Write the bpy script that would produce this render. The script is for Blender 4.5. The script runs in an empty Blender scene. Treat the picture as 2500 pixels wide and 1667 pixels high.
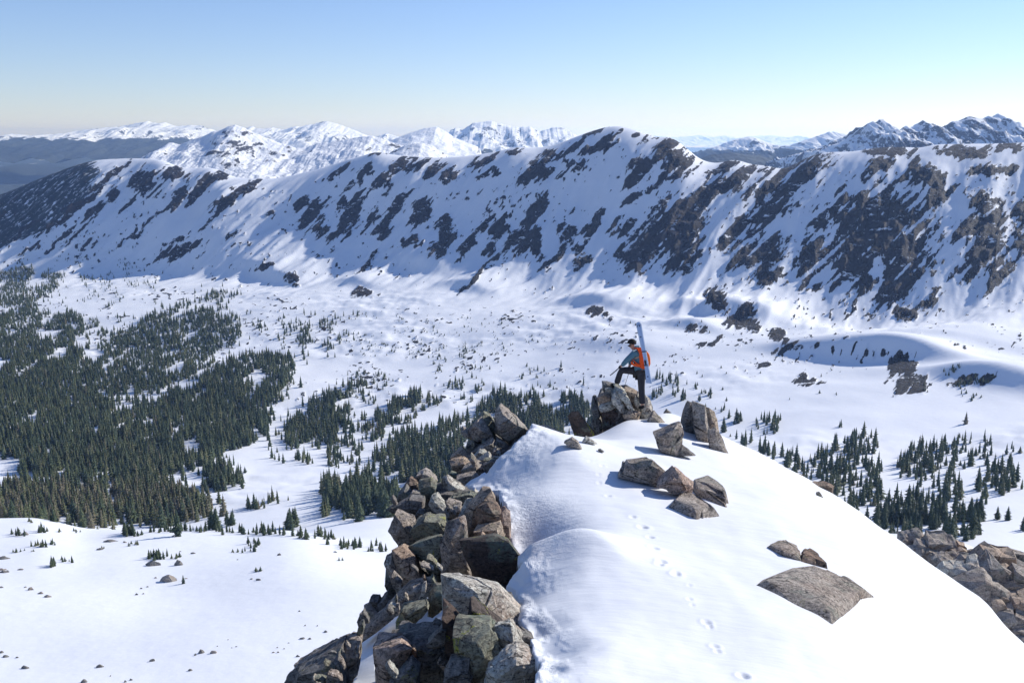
import bpy, bmesh, math, random
import numpy as np
from mathutils import Vector, Matrix

scene = bpy.context.scene
COL = scene.collection
R = math.radians

# ---------------------------------------------------------------- camera
FOCAL = 35.0
FP = 2500 * FOCAL / 36.0           # focal length in photo pixels
PITCH = math.atan(503.5 / FP)
CP, SP = math.cos(PITCH), math.sin(PITCH)
cam_d = bpy.data.cameras.new('camera')
cam_d.lens = FOCAL
cam_d.sensor_width = 36.0
cam_d.clip_start = 0.2
cam_d.clip_end = 120000
cam = bpy.data.objects.new('camera', cam_d)
COL.objects.link(cam)
cam.location = (0, 0, 0)
cam.rotation_euler = (math.pi / 2 - PITCH, 0, 0)
scene.camera = cam

# ---------------------------------------------------------------- sun and sky
SUN_AZ, SUN_EL = 30.0, 28.0        # azimuth in degrees from +X towards +Y
sun_dir = Vector((math.cos(R(SUN_EL)) * math.cos(R(SUN_AZ)), math.cos(R(SUN_EL)) * math.sin(R(SUN_AZ)), math.sin(R(SUN_EL))))
world = bpy.data.worlds.new('World')
scene.world = world
world.use_nodes = True
wn = world.node_tree
bg = wn.nodes['Background']
sky = wn.nodes.new('ShaderNodeTexSky')
sky.sky_type = 'NISHITA'
sky.sun_disc = False
sky.sun_elevation = R(SUN_EL)
sky.sun_rotation = R(90 - SUN_AZ)
sky.altitude = 2600
sky.air_density = 1.3
sky.dust_density = 0.0
sky.ozone_density = 3.0
tint = wn.nodes.new('ShaderNodeMix'); tint.data_type = 'RGBA'; tint.blend_type = 'MULTIPLY'
tint.inputs[0].default_value = 1.0
tint.inputs[7].default_value = (0.87, 0.885, 1.10, 1)      # the clear, cold blue of the air at this height
wn.links.new(sky.outputs[0], tint.inputs[6])
wn.links.new(tint.outputs[2], bg.inputs[0])
bg.inputs[1].default_value = 0.106
sun_l = bpy.data.lights.new('sun', 'SUN')
sun_l.energy = 4.2
sun_l.angle = R(0.55)
sun_l.color = (1.0, 0.965, 0.915)
sun = bpy.data.objects.new('sun', sun_l)
COL.objects.link(sun)
sun.rotation_euler = (-sun_dir).to_track_quat('-Z', 'Y').to_euler()
sun.location = (40, 40, 60)

scene.view_settings.view_transform = 'Standard'
scene.view_settings.look = 'None'
scene.view_settings.exposure = 0.32
scene.view_settings.gamma = 1.0
scene.view_settings.use_curve_mapping = False
scene.render.engine = 'CYCLES'
scene.cycles.use_denoising = True
scene.cycles.max_bounces = 6
scene.cycles.diffuse_bounces = 3
scene.cycles.volume_bounces = 1
scene.cycles.sample_clamp_indirect = 6

# ---------------------------------------------------------------- helpers
def T_of(py):
    """height over depth of the line of sight through photo row py"""
    v = (833.5 - np.asarray(py, float)) / FP
    return (v * CP - SP) / (CP + v * SP)
def A_of(px, py):
    v = (833.5 - np.asarray(py, float)) / FP
    return (np.asarray(px, float) - 1250.0) / FP / (CP + v * SP)
def at(px, py, Y):
    return Vector((float(A_of(px, py)) * Y, Y, float(T_of(py)) * Y))
def pix(a, t):
    """photo pixel of the direction x/y = a, z/y = t"""
    v = (t * CP + SP) / (CP - t * SP)
    return 1250.0 + FP * a * (CP + v * SP), 833.5 - FP * v
def _hash(ix, iy, seed):
    h = (ix.astype(np.int64) * 374761393 + iy.astype(np.int64) * 668265263 + seed * 1442695041) & 0xFFFFFFFF
    h = ((h ^ (h >> 13)) * 1274126177) & 0xFFFFFFFF
    return (h ^ (h >> 16)) & 0xFFFF
def pn(x, y, seed=0):
    """gradient noise, about -1..1"""
    x = np.asarray(x, float); y = np.asarray(y, float)
    ix = np.floor(x); iy = np.floor(y)
    fx = x - ix; fy = y - iy
    u = fx * fx * fx * (fx * (fx * 6 - 15) + 10); w = fy * fy * fy * (fy * (fy * 6 - 15) + 10)
    def g(dx, dy):
        an = _hash(ix + dx, iy + dy, seed) * (2 * math.pi / 65536.0)
        return np.cos(an) * (fx - dx) + np.sin(an) * (fy - dy)
    n00, n10, n01, n11 = g(0, 0), g(1, 0), g(0, 1), g(1, 1)
    return 1.5 * ((n00 * (1 - u) + n10 * u) * (1 - w) + (n01 * (1 - u) + n11 * u) * w)
def fbm(x, y, seed=0, octv=4, gain=0.5, lac=2.03):
    s = 0; a = 1.0
    for k in range(octv):
        s = s + a * pn(x, y, seed + k * 17); a *= gain
        x = x * lac + 5.3; y = y * lac + 1.7
    return s
def ridged(x, y, seed=0, octv=4, gain=0.5):
    s = 0; a = 1.0
    for k in range(octv):
        s = s + a * (1 - np.abs(pn(x, y, seed + k * 13)) * 1.6); a *= gain
        x = x * 2.07 + 3.1; y = y * 2.07 + 8.9
    return s / 1.9
def pchip(xk, yk, x):
    xk = np.asarray(xk, float); yk = np.asarray(yk, float)
    h = np.diff(xk); d = np.diff(yk) / h
    m = np.zeros_like(yk)
    m[0], m[-1] = d[0], d[-1]
    for i in range(1, len(xk) - 1):
        if d[i - 1] * d[i] > 0:
            w1 = 2 * h[i] + h[i - 1]; w2 = h[i] + 2 * h[i - 1]
            m[i] = (w1 + w2) / (w1 / d[i - 1] + w2 / d[i])
    i = np.clip(np.searchsorted(xk, x) - 1, 0, len(xk) - 2)
    t = np.clip((x - xk[i]) / h[i], 0, 1)
    t2, t3 = t * t, t * t * t
    return (2 * t3 - 3 * t2 + 1) * yk[i] + (t3 - 2 * t2 + t) * h[i] * m[i] + (3 * t2 - 2 * t3) * yk[i + 1] + (t3 - t2) * h[i] * m[i + 1]
def smooth(x, lo, hi):
    t = np.clip((x - lo) / (hi - lo), 0, 1)
    return t * t * (3 - 2 * t)
def blur(z, n, axis):
    k = np.exp(-0.5 * (np.arange(-3 * n, 3 * n + 1) / n) ** 2); k /= k.sum()
    pad = [(0, 0), (0, 0)]; pad[axis] = (3 * n, 3 * n)
    zp = np.pad(z, pad, mode='edge')
    return np.apply_along_axis(lambda r: np.convolve(r, k, 'valid'), axis, zp)
def inpoly(px, py, poly):
    r = np.zeros(np.shape(px), bool)
    n = len(poly)
    for i in range(n):
        x0, y0 = poly[i]; x1, y1 = poly[(i + 1) % n]
        if y0 == y1:
            continue
        c = ((y0 > py) != (y1 > py)) & (px < (x1 - x0) * (py - y0) / (y1 - y0) + x0)
        r ^= c
    return r
def loft(curves, A, Y, blur_a=6, blur_y=1):
    """curves: near to far, each a list of (a, Y, z); gives the heights on the grid A x Y"""
    yk = []; zk = []
    for c in curves:
        c = sorted(c)
        a = np.array([p[0] for p in c]); 
        keep = np.concatenate(([True], np.diff(a) > 1e-6))
        a = a[keep]
        Ac = np.clip(A, a[0], a[-1])
        yk.append(pchip(a, np.array([p[1] for p in c])[keep], Ac))
        zk.append(pchip(a, np.array([p[2] for p in c])[keep], Ac))
    yk = np.array(yk); zk = np.array(zk)
    for k in range(1, len(yk)):
        yk[k] = np.maximum(yk[k], yk[k - 1] * 1.004)
    Z = np.empty((len(A), len(Y)))
    for i in range(len(A)):
        Z[i] = pchip(yk[:, i], zk[:, i], np.clip(Y, yk[0, i], yk[-1, i]))
    if blur_a:
        Z = blur(Z, blur_a, 0)
    if blur_y:
        Z = blur(Z, blur_y, 1)
    return Z, yk
def curve(pts):
    """(px, py, Y) -> (a, Y, z)"""
    return [(float(A_of(x, y)), Y, float(T_of(y)) * Y) for x, y, Y in pts]
def link(name, me, parent=None):
    o = bpy.data.objects.new(name, me)
    COL.objects.link(o)
    if parent is not None:
        o.parent = parent
    return o
def tag(o, label=None, cat=None, group=None, kind=None):
    if label: o['label'] = label
    if cat: o['category'] = cat
    if group: o['group'] = group
    if kind: o['kind'] = kind
    return o
def empty(name, loc=(0, 0, 0)):
    o = bpy.data.objects.new(name, None)
    o.empty_display_size = 0.2
    COL.objects.link(o)
    o.location = loc
    return o
def raw_mesh(name, verts, faces, mat, smooth_shade=True):
    """numpy verts (n,3) and faces (m,k)"""
    verts = np.asarray(verts, np.float32); faces = np.asarray(faces, np.int32)
    me = bpy.data.meshes.new(name)
    m, k = faces.shape
    me.vertices.add(len(verts)); me.vertices.foreach_set('co', verts.ravel())
    me.loops.add(m * k); me.loops.foreach_set('vertex_index', faces.ravel())
    me.polygons.add(m)
    me.polygons.foreach_set('loop_start', np.arange(0, m * k, k, dtype=np.int32))
    me.polygons.foreach_set('loop_total', np.full(m, k, np.int32))
    me.polygons.foreach_set('use_smooth', np.full(m, smooth_shade, bool))
    me.update(calc_edges=True)
    if mat: me.materials.append(mat)
    return me
def grid_faces(n, m):
    i = np.arange(n - 1)[:, None] * m + np.arange(m - 1)[None, :]
    return np.stack([i, i + m, i + m + 1, i + 1], -1).reshape(-1, 4)
def vattr(me, name, val):
    at_ = me.attributes.new(name, 'FLOAT', 'POINT')
    at_.data.foreach_set('value', np.asarray(val, np.float32).ravel())

# ---------------------------------------------------------------- materials
class NT:
    """small wrapper for building node trees"""
    def __init__(s, name):
        s.m = bpy.data.materials.new(name); s.m.use_nodes = True
        s.t = s.m.node_tree; s.b = s.t.nodes['Principled BSDF']
        s.b.inputs['Specular IOR Level'].default_value = 0.25
        s.geo = s.t.nodes.new('ShaderNodeTexCoord')
    def n(s, typ, **kw):
        nd = s.t.nodes.new(typ)
        for k, v in kw.items():
            if k.startswith('_'):
                setattr(nd, k[1:], v)
            else:
                inp = nd.inputs[int(k[1:])] if k[0] == 'i' and k[1:].isdigit() else nd.inputs[k]
                s.put(v, inp)
        return nd
    def put(s, v, inp):
        if isinstance(v, bpy.types.NodeSocket): s.t.links.new(v, inp)
        else: inp.default_value = v
    def noise(s, scale, detail=4, rough=0.55, coord=None, dist=0.0):
        nd = s.n('ShaderNodeTexNoise', Scale=scale, Detail=detail, Roughness=rough, Distortion=dist)
        s.put(coord or s.geo.outputs['Object'], nd.inputs['Vector'])
        return nd.outputs['Fac']
    def voro(s, scale, feature='F1', coord=None, out='Distance', rnd=1.0):
        nd = s.n('ShaderNodeTexVoronoi', _feature=feature, Scale=scale, Randomness=rnd)
        s.put(coord or s.geo.outputs['Object'], nd.inputs['Vector'])
        return nd.outputs[out]
    def ramp(s, f, pts):
        nd = s.t.nodes.new('ShaderNodeValToRGB')
        s.put(f, nd.inputs[0])
        e = nd.color_ramp.elements
        while len(e) < len(pts): e.new(0.5)
        for k, (p, c) in enumerate(pts):
            e[k].position = p
            e[k].color = (c, c, c, 1) if not hasattr(c, '__len__') else (*c, 1)
        return nd.outputs[0]
    def mix(s, f, a, b):
        nd = s.t.nodes.new('ShaderNodeMix'); nd.data_type = 'RGBA'
        s.put(f, nd.inputs[0])
        for v, i in ((a, 6), (b, 7)):
            s.put((*v, 1) if isinstance(v, tuple) and len(v) == 3 else v, nd.inputs[i])
        return nd.outputs[2]
    def math(s, op, a, b=0.0, c=0.0, clamp=False):
        nd = s.t.nodes.new('ShaderNodeMath'); nd.operation = op; nd.use_clamp = clamp
        s.put(a, nd.inputs[0]); s.put(b, nd.inputs[1]); s.put(c, nd.inputs[2])
        return nd.outputs[0]
    def attr(s, name):
        nd = s.t.nodes.new('ShaderNodeAttribute'); nd.attribute_name = name
        return nd.outputs['Fac']
    def scaled(s, sc, rot=(0, 0, 0)):
        nd = s.t.nodes.new('ShaderNodeMapping'); nd.inputs['Scale'].default_value = sc; nd.inputs['Rotation'].default_value = rot
        s.t.links.new(s.geo.outputs['Object'], nd.inputs['Vector'])
        return nd.outputs[0]
    def color(s, v): s.put((*v, 1) if isinstance(v, tuple) and len(v) == 3 else v, s.b.inputs['Base Color'])
    def rough(s, v): s.put(v, s.b.inputs['Roughness'])
    def bump(s, h, strength, dist):
        nd = s.n('ShaderNodeBump', Strength=strength, Distance=dist, Height=h)
        s.t.links.new(nd.outputs[0], s.b.inputs['Normal'])
    def rand(s):
        return s.t.nodes.new('ShaderNodeObjectInfo').outputs['Random']

SNOW = (0.86, 0.87, 0.885)
def mat_terrain():
    """wind-packed snow with rock, scree and forested ground where the attributes say so"""
    k = NT('snow_and_rock')
    mp_ = k.n('ShaderNodeMapping', _vector_type='TEXTURE', Vector=k.geo.outputs['Object'])
    mp_.inputs['Rotation'].default_value = (0, 0, -0.52); mp_.inputs['Scale'].default_value = (10, 44, 22)
    sc_ = mp_.outputs[0]
    n1 = k.noise(1.0, 8, 0.66, sc_); n2 = k.noise(0.12, 7, 0.7)
    nn = k.math('ADD', k.math('MULTIPLY', k.math('SUBTRACT', n1, 0.5), 1.15), k.math('MULTIPLY', k.math('SUBTRACT', n2, 0.5), 0.6))
    rk = k.ramp(k.math('ADD', k.attr('rock'), nn), [(0.48, 0.0), (0.52, 1.0)])
    ledge = k.ramp(k.noise(1.0, 6, 0.7, k.scaled((0.04, 0.04, 0.10))), [(0.595, 1.0), (0.63, 0.0)])
    rk = k.math('MULTIPLY', rk, ledge)
    fo = k.ramp(k.math('ADD', k.attr('forest'), k.math('MULTIPLY', nn, 0.9)), [(0.42, 0.0), (0.52, 1.0)])
    rc = k.ramp(k.noise(0.05, 8, 0.7), [(0.3, (0.010, 0.009, 0.010)), (0.52, (0.022, 0.019, 0.018)), (0.72, (0.052, 0.040, 0.035))])
    rc = k.mix(k.ramp(k.noise(0.012, 3), [(0.45, 0.0), (0.7, 0.6)]), rc, (0.046, 0.032, 0.027))
    sn = k.mix(k.ramp(k.noise(0.02, 6, 0.6), [(0.3, 0.0), (0.8, 1.0)]), SNOW, (0.80, 0.815, 0.84))
    fc = k.ramp(k.noise(0.09, 6, 0.7), [(0.3, (0.013, 0.022, 0.022)), (0.7, (0.030, 0.042, 0.040))])
    k.color(k.mix(rk, k.mix(fo, sn, fc), rc))
    k.rough(0.75)
    bh = k.math('ADD', k.math('MULTIPLY', k.noise(0.16, 4, 0.5), 0.06), k.math('MULTIPLY', k.math('MULTIPLY', rk, k.noise(0.11, 8, 0.7)), 3.0))
    k.bump(bh, 1.0, 4.0)
    return k.m
def mat_snow_near():
    k = NT('ridge_snow')
    rk = k.ramp(k.math('ADD', k.attr('rock'), k.math('MULTIPLY', k.math('SUBTRACT', k.noise(6.0, 4), 0.5), 0.5)), [(0.47, 0.0), (0.55, 1.0)])
    rc = k.ramp(k.noise(7.0, 6, 0.7), [(0.3, (0.03, 0.027, 0.025)), (0.7, (0.15, 0.13, 0.11))])
    du = k.math('MULTIPLY', k.attr('dust'), k.ramp(k.noise(1.7, 5, 0.6), [(0.4, 0.2), (0.7, 1.0)]))
    sn = k.mix(k.ramp(k.noise(0.6, 5), [(0.3, 0.0), (0.8, 1.0)]), (0.80, 0.81, 0.82), (0.74, 0.755, 0.775))
    sn = k.mix(du, sn, (0.55, 0.47, 0.45))
    k.color(k.mix(rk, sn, rc))
    k.rough(0.62)
    st = k.noise(2.2, 5, 0.55, k.scaled((0.6, 2.0, 1.0), (0, 0, 0.5)))
    cr = k.attr('crust')
    bh = k.math('ADD', k.math('MULTIPLY', st, 0.075), k.math('MULTIPLY', k.noise(38, 3, 0.6), k.math('MULTIPLY_ADD', cr, 0.02, 0.0035)))
    bh = k.math('ADD', bh, k.math('MULTIPLY', k.math('MULTIPLY', k.noise(9.0, 5, 0.65), cr), 0.16))
    k.bump(bh, 0.55, 0.55)
    return k.m
def mat_far(name, tint=(0.05, 0.052, 0.06)):
    k = NT(name)
    sc = 0.004
    nn = k.math('ADD', k.math('MULTIPLY', k.math('SUBTRACT', k.noise(sc, 8, 0.68), 0.5), 1.0), k.math('MULTIPLY', k.math('SUBTRACT', k.noise(sc * 5, 6, 0.68), 0.5), 0.8))
    rk = k.ramp(k.math('ADD', k.attr('rock'), nn), [(0.46, 0.0), (0.54, 1.0)])
    ledge = k.ramp(k.noise(1.0, 6, 0.7, k.scaled((0.04, 0.04, 0.10))), [(0.595, 1.0), (0.63, 0.0)])
    rk = k.math('MULTIPLY', rk, ledge)
    fo = k.ramp(k.math('ADD', k.attr('forest'), k.math('MULTIPLY', nn, 0.9)), [(0.45, 0.0), (0.52, 1.0)])
    fc = k.ramp(k.noise(0.01, 6, 0.7), [(0.35, (0.02, 0.028, 0.024)), (0.7, (0.05, 0.058, 0.048))])
    k.color(k.mix(fo, k.mix(rk, SNOW, tint), fc))
    k.rough(0.85)
    k.bump(k.noise(sc * 2, 8, 0.62), 0.6, 55)
    return k.m
def mat_rock(name, base, light, lichen=0.35, yellow=0.12, scale=1.0):
    """weathered gneiss: mineral grain, pale patches, grey-green and yellow crust lichen"""
    k = NT(name)
    rn = k.rand()
    off = k.n('ShaderNodeVectorMath', _operation='ADD', i0=k.geo.outputs['Object'])
    cmb = k.n('ShaderNodeCombineXYZ', X=k.math('MULTIPLY', rn, 37.0), Y=k.math('MULTIPLY', rn, 91.0), Z=k.math('MULTIPLY', rn, 13.0))
    k.put(cmb.outputs[0], off.inputs[1])
    co = off.outputs[0]
    g = k.noise(26 * scale, 8, 0.78, co)
    mp = k.n('ShaderNodeMapping', Vector=co); mp.inputs['Scale'].default_value = (1, 1, 3.6); mp.inputs['Rotation'].default_value = (0.5, 0.7, 0.3)
    band = k.noise(3.0 * scale, 6, 0.65, mp.outputs[0], 0.6)
    c = k.mix(k.ramp(band, [(0.32, 0.0), (0.66, 1.0)]), base, light)
    c = k.mix(k.ramp(k.noise(1.3 * scale, 4, 0.6, co), [(0.45, 0.0), (0.7, 0.6)]), c, tuple(min(1, x * y) for x, y in zip(base, (1.15, 0.88, 0.74))))
    c = k.mix(k.ramp(g, [(0.38, 0.9), (0.49, 0.0)]), c, (0.028, 0.027, 0.027))
    c = k.mix(k.ramp(g, [(0.53, 0.0), (0.64, 0.8)]), c, tuple(min(1, x * 1.45) for x in light))
    lm = k.math('MULTIPLY', k.ramp(k.noise(2.3 * scale, 5, 0.62, co), [(0.56, 0.0), (0.62, 1.0)]), k.ramp(k.noise(30 * scale, 4, 0.6, co), [(0.35, 0.2), (0.6, 1.0)]))
    c = k.mix(k.math('MULTIPLY', lm, lichen), c, (0.20, 0.245, 0.19))
    ym = k.math('MULTIPLY', k.ramp(k.noise(4.2 * scale, 3, 0.5, co, 0.4), [(0.645, 0.0), (0.67, 1.0)]), k.ramp(k.noise(45 * scale, 3, 0.6, co), [(0.45, 0.0), (0.55, 1.0)]))
    c = k.mix(k.math('MULTIPLY', ym, yellow), c, (0.42, 0.43, 0.05))
    dk = k.ramp(k.noise(3.1 * scale, 6, 0.7, co), [(0.33, 0.85), (0.47, 0.0)])
    c = k.mix(dk, c, (0.05, 0.05, 0.05))
    crk = k.noise(2.4 * scale, 3, 0.5, mp.outputs[0], 0.3)
    crk = k.ramp(k.math('ABSOLUTE', k.math('SUBTRACT', crk, 0.5)), [(0.0, 0.95), (0.012, 0.0)])
    c = k.mix(crk, c, (0.02, 0.019, 0.018))
    k.color(c)
    k.rough(0.85)
    h = k.math('ADD', k.math('MULTIPLY', g, 0.05), k.math('MULTIPLY', band, 0.10))
    k.bump(h, 1.0, 0.75 / scale)
    return k.m
def mat_plain(name, col, rough=0.7, var=0.0, vs=20.0, metal=0.0):
    k = NT(name)
    if var:
        f = k.noise(vs, 4)
        k.color(k.mix(f, tuple(x * (1 - var) for x in col), tuple(min(1, x * (1 + var)) for x in col)))
    else:
        k.color(col)
    k.rough(rough)
    k.b.inputs['Metallic'].default_value = metal
    return k.m
def mat_foliage():
    k = NT('conifer_needles')
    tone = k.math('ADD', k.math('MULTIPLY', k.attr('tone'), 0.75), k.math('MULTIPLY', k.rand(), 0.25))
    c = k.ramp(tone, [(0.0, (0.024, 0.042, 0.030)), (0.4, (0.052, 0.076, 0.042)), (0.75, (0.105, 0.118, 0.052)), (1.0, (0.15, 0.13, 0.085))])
    k.color(c)
    k.rough(0.8)
    return k.m
M_TERRAIN = mat_terrain()
M_SNOW = mat_snow_near()
M_FAR = mat_far('distant_mountain')
M_LEAF = mat_foliage()
M_BARK = mat_plain('conifer_bark', (0.07, 0.055, 0.045), 0.9, 0.3)
# ================================================================ the valley and the long ridge behind it
CREST = [(-400, 590), (-200, 540), (0, 476), (57, 453), (103, 434), (153, 415), (230, 392), (287, 388), (345, 387), (383, 388), (430, 404), (459, 412), (500, 408), (536, 414), (574, 434), (650, 437), (765, 416), (823, 399), (842, 392), (900, 376), (915, 370), (960, 378), (991, 382), (1068, 385), (1125, 382), (1180, 376), (1221, 369), (1259, 359), (1309, 361), (1355, 353), (1412, 332), (1470, 313), (1508, 307), (1546, 315), (1584, 330), (1610, 337), (1627, 332), (1657, 346), (1684, 369), (1715, 392), (1753, 400), (1784, 389), (1807, 392), (1837, 403), (1875, 405), (1910, 414), (1944, 399), (1983, 380), (2021, 371), (2078, 371), (2136, 361), (2212, 359), (2247, 362), (2281, 353), (2404, 351), (2500, 348), (2700, 340), (3000, 350)]
_cY = ([-400, 0, 300, 600, 850, 1100, 1300, 1500, 1700, 1900, 2100, 2300, 2500, 3000], [2900, 2850, 2800, 2530, 2450, 2300, 2230, 2150, 2030, 1920, 1850, 1800, 1770, 1720])
crest = [(x, y, float(np.interp(x, *_cY))) for x, y in CREST]
M_CURVES = [
    [(a, 60, -70) for a in (-0.8, 0, 0.8)],
    curve([(-400, 1760, 185), (300, 1740, 185), (900, 1740, 190), (1300, 1850, 200), (2000, 1850, 190), (2500, 1750, 170), (3000, 1700, 170)]),
    curve([(-400, 1480, 275), (300, 1480, 275), (900, 1490, 260), (1300, 1540, 255), (2000, 1540, 240), (2500, 1500, 235), (3000, 1480, 235)]),
    curve([(-400, 1250, 460), (0, 1266, 450), (69, 1266, 450), (129, 1276, 445), (200, 1293, 432), (303, 1298, 420), (404, 1294, 425), (485, 1293, 425), (585, 1298, 415), (727, 1304, 400), (840, 1330, 385), (950, 1347, 375), (1200, 1380, 370), (1500, 1400, 360), (2000, 1390, 345), (2500, 1372, 355), (3000, 1350, 370)]),
    curve([(-400, 1280, 520), (0, 1292, 510), (300, 1318, 495), (700, 1312, 470), (840, 1308, 450), (950, 1305, 445), (1200, 1330, 440), (2000, 1330, 430), (2500, 1318, 430), (3000, 1310, 430)]),
    curve([(-400, 1220, 680), (0, 1215, 680), (300, 1220, 680), (700, 1215, 640), (950, 1225, 590), (1200, 1240, 560), (1800, 1230, 550), (2200, 1240, 530), (2500, 1225, 530), (3000, 1210, 530)]),
    curve([(-400, 1120, 850), (0, 1125, 840), (300, 1130, 830), (700, 1135, 800), (950, 1130, 790), (1200, 1120, 760), (1800, 1120, 700), (2200, 1110, 690), (2500, 1090, 690), (3000, 1080, 690)]),
    curve([(-400, 980, 1120), (300, 985, 1110), (700, 985, 1100), (1250, 985, 1060), (1800, 1000, 900), (2500, 970, 880), (3000, 960, 880)]),
    curve([(-400, 850, 1450), (300, 850, 1440), (700, 855, 1380), (1250, 860, 1290), (1800, 890, 1100), (2500, 870, 1050), (3000, 860, 1050)]),
    curve([(-400, 770, 1800), (0, 760, 1780), (700, 758, 1620), (1250, 772, 1490), (1800, 815, 1260), (2500, 795, 1190), (3000, 790, 1190)]),
    curve([(-400, 760, 2200), (0, 690, 2250), (300, 672, 2200), (600, 690, 1950), (850, 672, 1900), (1100, 690, 1750), (1300, 715, 1650), (1500, 720, 1580), (1700, 745, 1480), (1900, 775, 1400), (2100, 790, 1340), (2300, 770, 1320), (2500, 740, 1320), (3000, 720, 1300)]),
    curve([(-400, 660, 2560), (0, 585, 2520), (300, 520, 2480), (600, 562, 2210), (850, 545, 2150), (1100, 555, 1990), (1300, 550, 1900), (1500, 545, 1830), (1700, 565, 1720), (1900, 585, 1630), (2100, 585, 1560), (2300, 565, 1530), (2500, 545, 1520), (3000, 530, 1500)]),
    curve(crest),
    [(float(A_of(x, y)), Y + 160, float(T_of(y)) * Y - 45) for x, y, Y in crest],
    [(float(A_of(x, y)), Y + 1000, float(T_of(y)) * Y - 480) for x, y, Y in crest],
]
NA = 860
gA = np.linspace(-0.615, 0.615, NA)
gY = np.concatenate([np.linspace(60, 180, 18, False), np.linspace(180, 470, 84, False), np.linspace(470, 570, 26, False), np.linspace(570, 1280, 120, False), np.linspace(1280, 2900, 300, False), np.linspace(2900, 3900, 16)])
Z0, YK = loft(M_CURVES, gA, gY, 4, 1)
AA, YY = np.meshgrid(gA, gY, indexing='ij')
XX = AA * YY
foot = YK[10][:, None]; crst = YK[12][:, None]
face = smooth(YY, foot - 230, foot + 60) * (1 - smooth(YY, crst - 150, crst - 5))
faceC = smooth(YY, foot - 120, foot + 60)
back = 1 - smooth(YY, crst - 25, crst + 40)
# fall-line coordinates of the long ridge
ang = math.atan2(-0.87, -0.50)
fs = XX * math.cos(ang + math.pi / 2) + YY * math.sin(ang + math.pi / 2)     # along the ridge
ft = XX * math.cos(ang) + YY * math.sin(ang)                                # down the slope
basin = smooth(YY, 560, 760) * (1 - smooth(YY, foot - 200, foot))
bench = smooth(YY, 150, 210) * (1 - smooth(YY, 440, 520))
Z = Z0.copy()
wob = 40 * pn(fs / 300, ft / 300, 5)
ribs = ridged((fs + wob) / 150, ft / 900, 21, 3, 0.5) - 0.55
Z += face * (21 * ribs + 5 * fbm(fs / 60, ft / 200, 9, 4))
Z += basin * (5.0 * fbm(XX / 210, YY / 170, 31, 3, 0.35) + 2.6 * smooth(fbm(XX / 260, YY / 260, 35, 2), -0.2, 0.5) * fbm(XX / 38, YY / 30, 33, 3, 0.5))
Z += bench * (2.0 * fbm(XX / 90, YY / 75, 41, 2, 0.35))
Z += (1 - bench) * (1 - face) * 0.45 * fbm(XX / 45, YY / 40, 51, 2)
# smooth drift domes with a steep lee side, as scattered over the basin
for px_, py_, w_, h_ in ((700, 685, 70, 12), (1460, 740, 80, 12), (1800, 775, 90, 20), (2200, 880, 62, 19), (1690, 800, 50, 9), (2330, 820, 90, 5), (1030, 640, 60, 9), (880, 690, 55, 8), (1150, 700, 60, 9), (2000, 860, 60, 10), (640, 655, 60, 10), (1520, 845, 70, 6), (2420, 930, 70, 14)):
    a_ = float(A_of(px_, py_)); i_ = int(np.clip(np.searchsorted(gA, a_), 0, NA - 1))
    tt = Z[i_] / gY
    j_ = int(np.argmax((tt >= float(T_of(py_))) & (gY > 500)))
    x_, y_ = a_ * gY[j_], gY[j_]
    dx, dy = XX - x_, YY - y_
    u_ = (dx * 0.75 + dy * 0.66) / w_; v_ = (-dx * 0.66 + dy * 0.75) / (w_ * 1.25)
    lee = np.where(u_ < 0, u_ * 2.4, u_ * 0.75)
    Z += 1.35 * h_ * np.exp(-(lee ** 2 + v_ ** 2) * 1.4)
PX, PY = pix(AA, Z / YY)
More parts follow.
